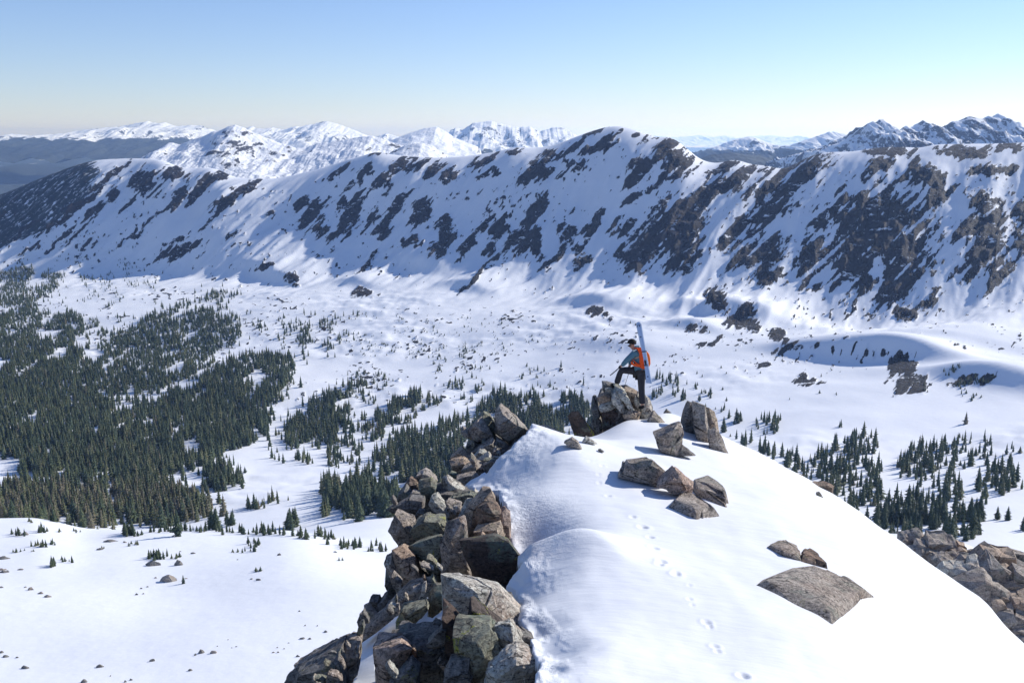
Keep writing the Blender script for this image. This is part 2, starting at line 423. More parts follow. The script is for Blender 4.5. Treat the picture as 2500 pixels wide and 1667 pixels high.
# rock on the ridge: (centre px, py, half length, half width, angle up-right)
ROCKS = [
 (1638,376,62,40,-30),(1772,410,50,12,25),(1770,450,110,22,25),(1676,518,90,32,30),(1657,595,72,52,40),(1784,568,45,22,60),(1803,545,15,18,0),(1925,434,130,48,38),(1868,525,100,36,45),(1868,633,60,38,50),(1883,675,38,26,20),(1814,633,50,22,50),(1983,640,62,40,70),(1998,541,30,18,60),(2044,499,50,16,60),(2136,575,150,66,35),(2097,518,110,34,40),(2097,633,90,46,60),(2212,614,100,60,50),(2193,690,80,38,60),(2117,690,36,24,40),(2281,487,40,30,60),(2270,434,70,26,-35),(2174,369,70,11,0),(2346,369,80,15,-5),(2461,361,50,14,0),(2136,411,60,16,30),(2205,441,25,10,30),(2423,415,70,13,0),
 (2404,499,50,24,-20),(2423,556,70,40,35),(2365,556,50,22,40),(2404,614,70,44,50),(2365,659,55,19,30),(2442,671,45,19,45),(2495,594,26,32,0),(2492,518,30,24,0),(2212,767,36,15,-20),(2277,728,44,12,45),(2423,698,34,10,45),(1753,736,44,20,-40),(1814,774,46,26,20),
 (1045,411,60,22,-10),(1091,430,35,16,20),(976,403,30,16,30),(930,445,28,24,60),(888,422,30,11,55),(854,445,26,9,70),(834,415,42,11,30),(1030,382,44,7,0),(930,372,28,8,15),(1183,392,46,9,25),(1206,415,15,11,0),(1179,426,20,9,20),(1248,369,26,9,20),(1355,380,82,14,25),(1317,418,46,22,30),(1282,445,26,11,20),(1397,403,28,11,0),(1435,369,30,12,20),(1481,346,32,18,40),(1451,319,36,7,25),(1512,319,12,12,0),(1558,330,13,5,-20),(1397,420,36,7,20),
 (1565,411,46,26,30),(1546,441,36,16,30),(1615,445,52,8,30),(1650,426,26,9,30),(1539,487,32,7,25),(831,503,34,11,65),(857,529,62,18,55),(907,541,36,8,55),(965,510,52,16,55),(934,564,24,13,30),(1026,526,54,20,60),(999,583,28,12,45),(1022,598,15,8,0),(1087,549,25,20,0),(1083,591,40,22,65),(1183,545,32,15,45),(1145,594,38,17,50),(1213,564,34,18,40),(1198,606,24,16,20),(1305,518,50,23,60),(1271,587,54,23,40),(1309,602,18,36,0),
 (1366,556,18,17,0),(1389,568,26,18,40),(1451,549,54,13,60),(1408,606,15,13,0),(1516,556,36,20,30),(1508,617,30,12,50),(1366,617,32,9,55),(1420,640,22,14,40),(1604,575,95,52,45),(1562,633,46,26,30),(1661,625,52,36,40),(896,644,40,5,50),(1156,682,52,6,40),(1206,633,27,5,45),(1340,640,30,9,55),
 (352,441,36,42,60),(421,426,46,17,0),(528,430,46,15,20),(490,464,62,12,45),(440,480,42,12,50),(276,483,19,14,30),(268,434,62,7,35),(230,480,52,5,42),(172,518,62,6,42),(134,545,62,6,40),(230,518,42,9,42),(96,594,62,5,38),(153,579,52,5,40),(200,560,60,5,42),(310,500,40,6,45),(60,560,60,4,36),(593,464,90,11,30),(547,510,66,8,45),(631,441,62,6,20),(383,526,100,4,38),(329,571,60,4,40),(452,606,46,16,25),(666,526,19,8,20),(566,571,20,5,35),(440,579,46,5,25),(762,526,46,22,55),(739,499,22,11,40),(785,556,30,22,40),(834,564,42,16,50),(870,480,30,8,50),(395,620,26,5,45),(207,600,34,5,50),
 (647,652,24,7,15),(712,677,21,13,-10),(1457,765,38,13,-12),(1697,801,28,10,0),(1728,837,36,7,25),(2197,887,44,26,-25),(2218,936,48,28,0),(1899,820,18,24,60),(1949,849,50,13,10),(1974,928,38,11,-5),(1866,895,28,7,0),(2371,928,60,14,10),(2215,960,30,14,0),(890,715,30,8,0),(720,700,16,5,10),(1840,800,16,12,30),(2040,700,30,6,40)]
rock = np.full(Z.shape, -1.0)
sel = YY > 900
pxs, pys = PX[sel], PY[sel]
rs = np.full(pxs.shape, -1.0)
wx = 9 * fbm(pxs / 40, pys / 40, 61, 3); wy = 9 * fbm(pxs / 40, pys / 40, 67, 3)
for cx, cy, la, lb, an in ROCKS:
    dx = pxs + wx - cx; dy = -(pys + wy - cy)
    m = (np.abs(dx) < la * 1.6 + 12) & (np.abs(dy) < la * 1.6 + 12)
    c_, s_ = math.cos(R(an)), math.sin(R(an))
    u_ = (dx[m] * c_ + dy[m] * s_) / la; v_ = (-dx[m] * s_ + dy[m] * c_) / (lb * 1.05)
    rs[m] = np.maximum(rs[m], 1 - np.sqrt(u_ * u_ + v_ * v_))
# ragged edges along the fall line, small outcrops in between
u_ = (pxs * 0.72 - pys * 0.69); v_ = (pxs * 0.69 + pys * 0.72)
str_n = fbm(u_ / 80, v_ / 12, 71, 5, 0.62)
hole = fbm(u_ / 130, v_ / 17, 77, 4, 0.6)
rs = np.where(rs > -0.6, 0.5 + 0.85 * (rs - 0.02) + 0.40 * str_n - 0.9 * np.maximum(hole - 0.12, 0), 0.0)
fz = (face * back)[sel]
speck = fbm(u_ / 17, v_ / 9, 83, 4, 0.62) + 0.45 * fbm(pxs / 130, pys / 90, 87, 2)
rs = np.maximum(rs, fz * (0.5 + 0.75 * (speck - 0.78)))
bs = basin[sel] * smooth(YY[sel], 900, 1100)
rs = np.maximum(rs, bs * (0.5 + 0.7 * (fbm(pxs / 17, pys / 7, 93, 4, 0.62) + 0.6 * fbm(pxs / 120, pys / 45, 97, 2) - 0.80)))
rock[sel] = rs
rock = np.clip(rock, 0, 1)
rm = smooth(rock, 0.45, 0.75)
Z += rm * face * (10.0 * (ridged(fs / 45, ft / 75, 101, 4, 0.6) - 0.45) + 2.5 * fbm(fs / 16, ft / 20, 105, 3, 0.6))
Z += rm * (1 - faceC) * 3.0 * np.abs(fbm(XX / 25, YY / 25, 107, 3))
forest = np.where(inpoly(PX, PY, [(-400, 560), (0, 470), (103, 430), (160, 410), (240, 385), (252, 420), (215, 500), (120, 560), (0, 608), (-400, 720)]) & (YY > 1800), 0.58, 0.0)
forest = blur(forest, 4, 0)
PX, PY = pix(AA, Z / YY)
me = raw_mesh('valley_terrain', np.stack([XX, YY, Z], -1).reshape(-1, 3), grid_faces(NA, len(gY)), M_TERRAIN)
vattr(me, 'rock', rock); vattr(me, 'forest', forest)
tag(link('valley_terrain', me), kind='structure')
TT = Z / YY
TMAX = np.maximum.accumulate(TT, axis=1)
def ground(px, py, ymin=150.0):
    """the point of the valley seen through a photo pixel"""
    a = float(A_of(px, py)); t = float(T_of(py))
    i = int(np.clip(round((a + 0.615) / 1.23 * (NA - 1)), 0, NA - 1))
    j0 = int(np.searchsorted(gY, ymin))
    ok = np.nonzero(TT[i, j0:] >= t)[0]
    if len(ok) == 0: return None
    j = j0 + int(ok[0])
    if j > j0:
        t0, t1 = TT[i, j - 1], TT[i, j]
        f = (t - t0) / (t1 - t0 + 1e-12)
        y = gY[j - 1] + f * (gY[j] - gY[j - 1])
        z = Z[i, j - 1] + f * (Z[i, j] - Z[i, j - 1])
    else:
        y = gY[j]; z = Z[i, j]
    return a * y, y, z

# ================================================================ far country
fA = np.linspace(-0.75, 0.75, 260); fY = np.exp(np.linspace(math.log(3300), math.log(44000), 140))
A2, Y2 = np.meshgrid(fA, fY, indexing='ij'); X2 = A2 * Y2
Zf = -560 + 170 * fbm(X2 / 2600, Y2 / 2600, 201, 4) + 60 * ridged(X2 / 900, Y2 / 900, 205, 4) - 0.010 * np.maximum(Y2 - 6000, 0) + 0.0105 * np.maximum(Y2 - 14000, 0)
ff = 0.85 - 0.5 * smooth(fbm(X2 / 1500, Y2 / 2600, 211, 3), 0.35, 0.75) + 0.1 * fbm(X2 / 500, Y2 / 500, 213, 3)
ff -= 0.5 * smooth(X2 / Y2, -0.15, 0.05)
me = raw_mesh('far_lowland', np.stack([X2, Y2, Zf], -1).reshape(-1, 3), grid_faces(len(fA), len(fY)), M_FAR)
vattr(me, 'rock', np.full(X2.shape, 0.25)); vattr(me, 'forest', ff)
tag(link('far_lowland', me), kind='structure')

def far_range(name, sky_, Y0, depth, base_py, seed, rk=0.36, treeline=None, spur=1.0, nc=260, nr=45, skew=0.0, crag=0.0, power=1.15, fscale=1.0):
    """a distant mountain: skyline (px, py) set at its own distance, with spurs running down both sides"""
    s_ = sorted(sky_)
    px = np.linspace(s_[0][0], s_[-1][0], nc)
    py = np.interp(px, [p[0] for p in s_], [p[1] for p in s_])
    size = abs(float(T_of(min(p[1] for p in s_)) - T_of(base_py))) * Y0
    py = py + fscale * (1.6 * fbm(px / 14, px * 0, seed + 3, 4, 0.6))
    a = A_of(px, py)
    r = np.linspace(-1, 1, nr); r = np.sign(r) * np.abs(r) ** 1.3
    ya = Y0 + skew * (px - px.mean()) / 2500 * Y0
    Yg = ya[:, None] + r[None, :] * depth
    cz = (T_of(py) * ya)[:, None]; bz = (T_of(base_py) * ya)[:, None]
    Xg = a[:, None] * ya[:, None] + r[None, :] * 0
    w = np.abs(r)[None, :]
    zz = bz + (cz - bz) * (1 - w) ** power
    sp = ridged(Xg / (size * 1.0) + 0.35 * r[None, :], Yg / (size * 2.2), seed, 4, 0.46) - 0.6
    zz = zz + spur * size * 0.42 * sp * np.minimum(1, w * 3.5) * (1 - 0.5 * w)
    zz = zz + crag * size * 0.10 * fbm(Xg / (size * 0.18), Yg / (size * 0.18), seed + 9, 4, 0.6) * np.minimum(1, w * 6)
    edge = np.minimum(1, np.minimum(px - px[0], px[-1] - px) / ((px[-1] - px[0]) * 0.06 + 1e-9))[:, None]
    zz = bz - size * 0.5 + (zz - bz + size * 0.5) * edge
    gx = np.gradient(zz, axis=0) / (np.gradient(Xg, axis=0) + 1e-9); gy = np.gradient(zz, axis=1) / (np.gradient(Yg, axis=1) + 1e-9)
    steep = np.sqrt(gx ** 2 + gy ** 2)
    rock_ = rk + 0.22 * (smooth(steep, 0.35, 1.1) - 0.3) + 0.16 * fbm(Xg / (size * 0.3), zz / (size * 0.12), seed + 31, 4, 0.6)
    fo_ = np.zeros(zz.shape)
    if treeline is not None:
        tz = (T_of(treeline) * ya)[:, None]
        fo_ = np.clip(0.5 + (tz - zz) / (size * 0.16) + 0.5 * fbm(Xg / (size * 0.5), Yg / (size * 0.5), seed + 41, 4), 0, 0.9)
    me = raw_mesh(name, np.stack([Xg, Yg, zz], -1).reshape(-1, 3), grid_faces(nc, nr), M_FAR)
    vattr(me, 'rock', np.clip(rock_, 0, 1)); vattr(me, 'forest', fo_)
    return tag(link(name, me), kind='structure')

far_range('far_mountain_range', [(-400, 335), (-150, 330), (0, 333), (30, 327), (75, 331), (150, 327), (210, 317), (250, 313), (290, 310), (330, 302), (361, 296), (385, 302), (402, 299), (430, 309), (462, 306), (490, 306), (520, 320), (600, 345)], 13500, 3200, 375, 301, rk=0.40, treeline=338, nc=360)
far_range('far_mountain_range', [(520, 345), (590, 318), (612, 309), (640, 315), (668, 312), (695, 317), (712, 311), (740, 308), (770, 302), (795, 296), (825, 303), (860, 316), (895, 331), (960, 342)], 11500, 2400, 372, 331, rk=0.40, treeline=360, nc=300)
far_range('far_mountain_range', [(860, 352), (915, 334), (945, 326), (965, 332), (980, 336), (1005, 330), (1030, 345)], 9500, 1500, 372, 337, rk=0.40, nc=160)
far_range('far_mountain_range', [(1075, 345), (1095, 322), (1112, 312), (1130, 317), (1155, 301), (1180, 298), (1198, 294), (1215, 300), (1240, 307), (1270, 311), (1295, 309), (1318, 322), (1340, 314), (1358, 311), (1380, 312), (1400, 325), (1425, 340), (1470, 352)], 9800, 2000, 375, 347, rk=0.40, nc=320, treeline=362)
far_range('snow_dome_mountain', [(910, 362), (960, 341), (1000, 325), (1040, 313), (1066, 310), (1088, 321), (1110, 336), (1150, 352), (1185, 366)], 5600, 900, 392, 357, rk=0.33, spur=0.35, nc=200, fscale=0.3, power=0.9)
far_range('distant_peaks', [(1560, 345), (1600, 331), (1640, 336), (1680, 333), (1710, 330), (1740, 336), (1770, 331), (1800, 337), (1850, 332), (1890, 331), (1920, 336), (1948, 332), (1975, 341), (2040, 337), (2080, 345)], 36000, 5500, 352, 367, rk=0.26, nc=360, spur=1.2)
far_range('far_snow_hill', [(1690, 378), (1740, 362), (1790, 342), (1815, 336), (1838, 334), (1862, 344), (1900, 356), (1950, 362), (2010, 368), (2080, 385)], 8800, 1500, 392, 373, rk=0.33, nc=220, crag=0.6, treeline=366)
far_range('far_snow_hill', [(1900, 372), (1960, 345), (2000, 331), (2025, 322), (2045, 324), (2070, 329), (2100, 336), (2160, 350)], 7800, 1400, 385, 379, rk=0.36, nc=200, treeline=364)
far_range('forested_hill', [(1690, 395), (1735, 378), (1790, 373), (1850, 380), (1905, 392), (1960, 402)], 5800, 900, 425, 383, rk=0.3, nc=160, spur=0.3, treeline=372, fscale=0.4)
far_range('forested_hill', [(1890, 430), (1935, 405), (1990, 384), (2040, 373), (2100, 366), (2170, 362)], 4200, 600, 450, 385, rk=0.42, nc=140, spur=0.3, treeline=378, fscale=0.4)
far_range('crag_mountain', [(1960, 395), (2010, 370), (2055, 348), (2095, 328), (2105, 312), (2118, 302), (2132, 296), (2139, 302), (2146, 292), (2156, 291), (2172, 301), (2184, 318), (2195, 322), (2206, 310), (2212, 307), (2222, 312), (2240, 304), (2253, 293), (2270, 305), (2277, 301), (2284, 309), (2298, 313), (2315, 303), (2325, 296), (2340, 295), (2366, 284), (2384, 287), (2402, 289), (2413, 283), (2420, 285), (2436, 277), (2452, 283), (2464, 297), (2478, 313), (2490, 324), (2495, 321), (2520, 332), (2600, 325), (2700, 345)], 4300, 850, 400, 391, rk=0.43, nc=420, nr=61, crag=0.55, spur=0.9, fscale=0.5)
far_range('snowy_ridge_peak', [(330, 400), (372, 370), (386, 366), (398, 358), (412, 348), (424, 349), (440, 354), (452, 348), (470, 341), (500, 331), (520, 322), (540, 318), (556, 309), (574, 305), (592, 311), (620, 324), (650, 337), (690, 352), (725, 362), (746, 361), (775, 350), (804, 348), (840, 342), (880, 334), (910, 332), (940, 342), (990, 358), (1060, 380)], 3500, 620, 440, 401, rk=0.375, nc=380, nr=61, spur=0.42, crag=0.25, fscale=0.5)
far_range('snowy_knoll', [(935, 385), (960, 368), (985, 357), (1010, 351), (1032, 349), (1055, 356), (1080, 372), (1105, 392)], 3000, 300, 410, 411, rk=0.36, nc=120, spur=0.3, fscale=0.3)
# ================================================================ the near snow ridge
NS = [(400, 2000, 13.0), (600, 1800, 12.6), (690, 1685, 12.6), (830, 1570, 13.3), (900, 1500, 13.8), (945, 1420, 14.3), (985, 1340, 15), (1030, 1265, 16.5), (1095, 1205, 18), (1160, 1150, 19), (1225, 1098, 20), (1290, 1048, 21.2), (1335, 1050, 22), (1388, 1072, 22.5), (1440, 1074, 22.6), (1470, 1062, 22.8), (1503, 1042, 23), (1529, 1025, 23.5), (1567, 1022, 24.2), (1605, 1009, 25.5), (1640, 1008, 26), (1700, 1038, 25.8), (1770, 1073, 25), (1804, 1088, 24.7), (1874, 1115, 24), (1932, 1150, 23.2), (1990, 1180, 22.3), (2032, 1206, 21.6), (2094, 1247, 20.6), (2165, 1297, 19.2), (2203, 1320, 18.6), (2292, 1384, 17.3), (2356, 1427, 16.5), (2389, 1450, 16), (2420, 1481, 15.6), (2448, 1516, 15.2), (2473, 1542, 14.9), (2500, 1567, 14.6), (2560, 1630, 14.0), (2640, 1720, 13.4), (2800, 1900, 12.8)]
cNS = curve(NS)
N_CURVES = [
    [(-0.5, 1.5, -9.0), (-0.2, 1.5, -6.0), (0.0, 1.5, -3.6), (0.2, 1.5, -3.3), (0.45, 1.5, -3.6), (0.7, 1.5, -4.5)],
    curve([(400, 2020, 11.5), (600, 1850, 11.0), (690, 1760, 10.6), (830, 1740, 9.4), (925, 1735, 9.2), (1000, 1735, 9.1), (1150, 1735, 8.4), (1250, 1730, 7.4), (1320, 1735, 6.5), (1500, 1735, 6.6), (1800, 1735, 6.9), (2100, 1735, 7.6), (2350, 1740, 9.0), (2500, 1745, 10.2), (2640, 1790, 11.2), (2800, 1950, 12.0)]),
    curve([(400, 2015, 12.0), (600, 1830, 11.6), (690, 1725, 11.6), (830, 1655, 10.8), (925, 1640, 10.3), (1000, 1630, 10.2), (1150, 1610, 9.6), (1250, 1590, 9.0), (1310, 1575, 8.5), (1500, 1560, 8.5), (1800, 1560, 8.8), (2100, 1580, 9.4), (2350, 1630, 10.6), (2500, 1680, 11.6), (2640, 1760, 12.2), (2800, 1930, 12.3)]),
    curve([(400, 2010, 12.4), (600, 1815, 12.1), (690, 1700, 12.1), (830, 1620, 11.9), (950, 1535, 11.9), (1050, 1470, 12.1), (1150, 1415, 12.1), (1250, 1372, 11.9), (1450, 1350, 11.6), (1700, 1375, 11.6), (2000, 1405, 11.9), (2200, 1440, 12.6), (2350, 1500, 13.3), (2450, 1570, 13.4), (2560, 1660, 13.2), (2640, 1740, 12.9), (2800, 1915, 12.5)]),
    curve([(400, 2005, 12.7), (600, 1806, 12.4), (690, 1690, 12.4), (830, 1590, 12.7), (930, 1480, 13.1), (1000, 1380, 13.9), (1100, 1280, 14.8), (1200, 1210, 15.5), (1350, 1180, 15.5), (1500, 1180, 15.7), (1700, 1195, 15.9), (1900, 1228, 16), (2100, 1300, 15.8), (2250, 1385, 15.4), (2350, 1450, 15.0), (2430, 1520, 14.6), (2500, 1588, 14.2), (2560, 1645, 13.7), (2640, 1730, 13.2), (2800, 1906, 12.7)]),
    curve([(690, 1687, 12.5), (900, 1515, 13.5), (1030, 1290, 15.9), (1150, 1170, 18), (1260, 1090, 19), (1400, 1090, 19.8), (1550, 1085, 20), (1700, 1105, 20), (1850, 1145, 19.9), (2000, 1210, 19.3), (2120, 1280, 18.4), (2230, 1350, 17.3), (2320, 1412, 16.3), (2400, 1476, 15.5), (2500, 1572, 14.45), (2640, 1722, 13.35), (2800, 1902, 12.75)]),
    cNS,
    [(a, Y + 1.0, z - (0.9 if a > -0.02 else 1.6)) for a, Y, z in cNS],
    [(-0.5, 33, -40), (-0.1, 33, -32), (0.1, 33, -24), (0.35, 33, -20), (0.6, 33, -23)],
    [(float(A_of(500, 1500)), 43.5, -48), (float(A_of(1500, 1500)), 43.5, -40), (float(A_of(1800, 1500)), 43.5, -31)] + curve([(2140, 1480, 43.2), (2300, 1530, 43.3), (2500, 1570, 43.4), (2800, 1600, 43.5)]),
    [(float(A_of(500, 1500)), 47, -52), (float(A_of(1500, 1500)), 47, -44), (float(A_of(1800, 1500)), 47, -32)] + curve([(2150, 1370, 47), (2300, 1415, 47), (2500, 1470, 47), (2800, 1520, 47)]),
    [(float(A_of(500, 1500)), 52, -58), (float(A_of(1500, 1500)), 52, -48), (float(A_of(1800, 1400)), 52, -34)] + curve([(2080, 1310, 53), (2165, 1300, 53), (2210, 1303, 53), (2280, 1311, 53), (2340, 1326, 52), (2390, 1345, 52), (2450, 1359, 52), (2500, 1371, 52), (2800, 1430, 52)]),
    [(-0.5, 62, -75), (0.0, 62, -66), (0.4, 62, -40), (0.6, 62, -42)],
    [(a, 82, -104) for a in (-0.5, 0, 0.6)],
]
NB = 600
nA = np.linspace(float(A_of(430, 1600)), float(A_of(2790, 1500)), NB)
nY = np.concatenate([np.linspace(1.5, 6.4, 12, False), np.exp(np.linspace(math.log(6.4), math.log(27.5), 380)), np.linspace(28, 42, 12, False), np.linspace(42, 55, 60, False), np.linspace(55, 82, 10)])
ZN, NK = loft(N_CURVES, nA, nY, 3, 2)
AN, YN = np.meshgrid(nA, nY, indexing='ij'); XN = AN * YN
ZN0 = ZN.copy()
def near_xy(px, py, it=3):
    """ground point of the near ridge through a photo pixel"""
    a = float(A_of(px, py)); t = float(T_of(py))
    i = int(np.clip(round((a - nA[0]) / (nA[-1] - nA[0]) * (NB - 1)), 0, NB - 1))
    tt = ZN[i] / nY
    ok = np.nonzero((tt >= t) & (nY > 5))[0]
    j = int(ok[0]) if len(ok) else len(nY) - 1
    return a * nY[j], nY[j], t * nY[j]
def polydist(X, Y, pts):
    """distance to a polyline, its side (positive on the left-hand side) and the share of its length"""
    best = np.full(X.shape, 1e9); sg = np.ones(X.shape); al = np.zeros(X.shape)
    n = len(pts) - 1
    for k, ((x0, y0), (x1, y1)) in enumerate(zip(pts[:-1], pts[1:])):
        dx, dy = x1 - x0, y1 - y0
        L = dx * dx + dy * dy + 1e-12
        t = np.clip(((X - x0) * dx + (Y - y0) * dy) / L, 0, 1)
        d = np.hypot(X - x0 - t * dx, Y - y0 - t * dy)
        m = d < best
        best = np.where(m, d, best); sg = np.where(m, np.sign(dx * (Y - y0) - dy * (X - x0)), sg); al = np.where(m, (k + t) / n, al)
    return best, sg, al
def crest_line(pp, amp, w_left, w_right):
    pts = [near_xy(*p)[:2] for p in pp]
    d, s_, al = polydist(XN, YN, pts)
    taper = smooth(al, 0.0, 0.2) * (1 - smooth(al, 0.5, 1.0))
    return amp * taper * np.where(s_ > 0, np.exp(-(d / w_left) ** 1.5), np.exp(-(d / w_right) ** 1.5))
add = np.zeros_like(ZN)
# drift crests: lobes that stand above the hollow next to the rocks
add += crest_line([(1235, 1372), (1300, 1352), (1370, 1338), (1440, 1345), (1520, 1382), (1600, 1430)], 0.34, 0.55, 0.85)
add += crest_line([(1285, 1062), (1320, 1090), (1370, 1130), (1430, 1170), (1500, 1205)], 0.38, 1.5, 1.0)
add += crest_line([(1300, 1640), (1340, 1600), (1420, 1610), (1520, 1660)], 0.14, 0.5, 0.5)
# the hollow itself
for px_, py_, r_, d_ in ((1288, 1318, 0.7, 0.32), (1265, 1275, 0.6, 0.2), (1215, 1180, 0.7, 0.15), (1255, 1470, 0.35, 0.12), (1335, 1600, 0.35, 0.22), (1290, 1545, 0.3, 0.12)):
    x_, y_, _ = near_xy(px_, py_)
    add -= d_ * np.exp(-((XN - x_) ** 2 + (YN - y_) ** 2 * 0.6) / r_ ** 2)
on = (1 - smooth(YN, 24.0, 27.0))
add += on * (0.05 * fbm(XN / 2.3, YN / 3.0, 501, 3, 0.4) + 0.012 * fbm(XN / 0.5, YN / 0.7, 503, 3))
ZN = ZN + blur(blur(add, 2, 0), 2, 1)
# a line of small tracks coming down the ridge
TRACKS = [(1455, 1122, .08), (1470, 1138, .1), (1440, 1128, .08), (1462, 1158, .1), (1463, 1180, .1), (1485, 1212, .13), (1545, 1262, .12), (1568, 1288, .15), (1576, 1291, .13), (1588, 1312, .13), (1597, 1338, .16), (1616, 1372, .15), (1610, 1378, .12), (1650, 1402, .14), (1652, 1396, .1), (1683, 1430, .12), (1684, 1462, .13), (1690, 1476, .1), (1725, 1522, .18), (1733, 1530, .12), (1745, 1580, .16), (1752, 1592, .13), (1815, 1652, .2), (1860, 1720, .2), (1420, 1105, .08)]
for k_, (px_, py_, r_) in enumerate(TRACKS):
    r_ *= 0.42 if py_ < 1420 else 0.27
    x_, y_, _ = near_xy(px_, py_)
    q = ((XN - x_) / r_) ** 2 + ((YN - y_) / (r_ * 1.35)) ** 2
    ZN += -(0.3 + 0.35 * ((k_ * 7) % 5) / 5) * r_ * np.exp(-q * 1.6) + 0.16 * r_ * np.exp(-(np.sqrt(q) - 1.3) ** 2 * 6)
PXN, PYN = pix(AN, ZN / YN)
SNOW_EDGE = [(1300, 1030), (1288, 1058), (1262, 1082), (1228, 1112), (1190, 1150), (1132, 1188), (1165, 1206), (1215, 1205), (1238, 1250), (1243, 1310), (1250, 1360), (1276, 1388), (1230, 1438), (1258, 1448), (1268, 1500), (1262, 1530), (1290, 1560), (1300, 1610), (1318, 1632), (1302, 1680), (1290, 1760), (1280, 2600), (3200, 2600), (3200, 900), (1300, 900)]
CHUTE = [(1050, 1448), (950, 1500), (872, 1560), (868, 1606), (815, 1680), (760, 1800), (930, 1800), (925, 1667), (915, 1590), (930, 1565), (990, 1552), (1080, 1560), (1090, 1480), (1090, 1405)]
snowy = inpoly(PXN, PYN, SNOW_EDGE) | inpoly(PXN, PYN, CHUTE) | (YN > 26.5)
nrock = np.where(snowy, 0.0, 1.0)
nrock = blur(blur(nrock, 1, 0), 1, 1)
# lumpy lip where the snow has shrunk back from the stones
d, s_, al_ = polydist(PXN, PYN, SNOW_EDGE[:21])
lip = np.exp(-(d / 22.0) ** 2) * (nrock < 0.5) * (YN < 24)
ZN += lip * (0.04 + 0.055 * fbm(XN / 0.32, YN / 0.45, 521, 3))
ZN -= smooth(nrock, 0.4, 0.9) * 0.28 * (YN < 24)
ZN += smooth(nrock, 0.5, 1.0) * 0.16 * fbm(XN / 0.35, YN / 0.45, 523, 4) * (YN < 26)
crust = np.exp(-(d / 75.0) ** 2) * (PYN > 1050) * smooth(fbm(PXN / 60, PYN / 45, 531, 3), -0.35, 0.45)
crust = np.maximum(crust, 0.9 * np.exp(-((PXN - 1300) / 95) ** 2 - ((PYN - 1275) / 75) ** 2))
dust = 0.9 * np.exp(-((PXN - 1285) / 85) ** 2 - ((PYN - 1335) / 26) ** 2) * (YN > 10)
me = raw_mesh('snow_ridge', np.stack([XN, YN, ZN], -1).reshape(-1, 3), grid_faces(NB, len(nY)), M_SNOW)
vattr(me, 'rock', nrock); vattr(me, 'crust', crust); vattr(me, 'dust', dust)
tag(link('snow_ridge', me), kind='structure')
def near_depth(px, py):
    return near_xy(px, py)[1]
# ================================================================ boulders and slabs of the ridge
MR = {
    'grey': mat_rock('gneiss_grey', (0.284, 0.247, 0.212), (0.568, 0.495, 0.416), 0.5, 0.15),
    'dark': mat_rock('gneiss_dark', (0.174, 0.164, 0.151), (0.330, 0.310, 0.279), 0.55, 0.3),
    'tan': mat_rock('gneiss_tan', (0.371, 0.282, 0.209), (0.624, 0.500, 0.380), 0.25, 0.1),
    'pink': mat_rock('gneiss_pink', (0.413, 0.298, 0.234), (0.654, 0.514, 0.416), 0.15, 0.05),
    'pale': mat_rock('gneiss_pale', (0.508, 0.446, 0.376), (0.720, 0.713, 0.610), 0.25, 0.15),
    'brown': mat_rock('gneiss_brown', (0.095, 0.072, 0.06), (0.14, 0.11, 0.092), 0.8, 0.8),
    'lichen': mat_rock('gneiss_lichen', (0.216, 0.203, 0.161), (0.371, 0.376, 0.276), 0.95, 0.9),
    'rust': mat_rock('gneiss_rust', (0.228, 0.153, 0.106), (0.361, 0.275, 0.212), 0.35, 0.2),
}
def _fill(bm):
    hole = [e for e in bm.edges if e.is_boundary]
    if hole: bmesh.ops.holes_fill(bm, edges=hole, sides=0)
def simplify(pts, tol):
    """drop corners that hardly change the outline (closed polygon)"""
    pts = list(pts)
    while len(pts) > 5:
        best = None
        for i in range(len(pts)):
            (x0, y0), (x1, y1), (x2, y2) = pts[i - 1], pts[i], pts[(i + 1) % len(pts)]
            L = math.hypot(x2 - x0, y2 - y0) + 1e-9
            d = abs((x1 - x0) * (y2 - y0) - (y1 - y0) * (x2 - x0)) / L
            if best is None or d < best[0]: best = (d, i)
        if best[0] > tol: break
        pts.pop(best[1])
    return pts
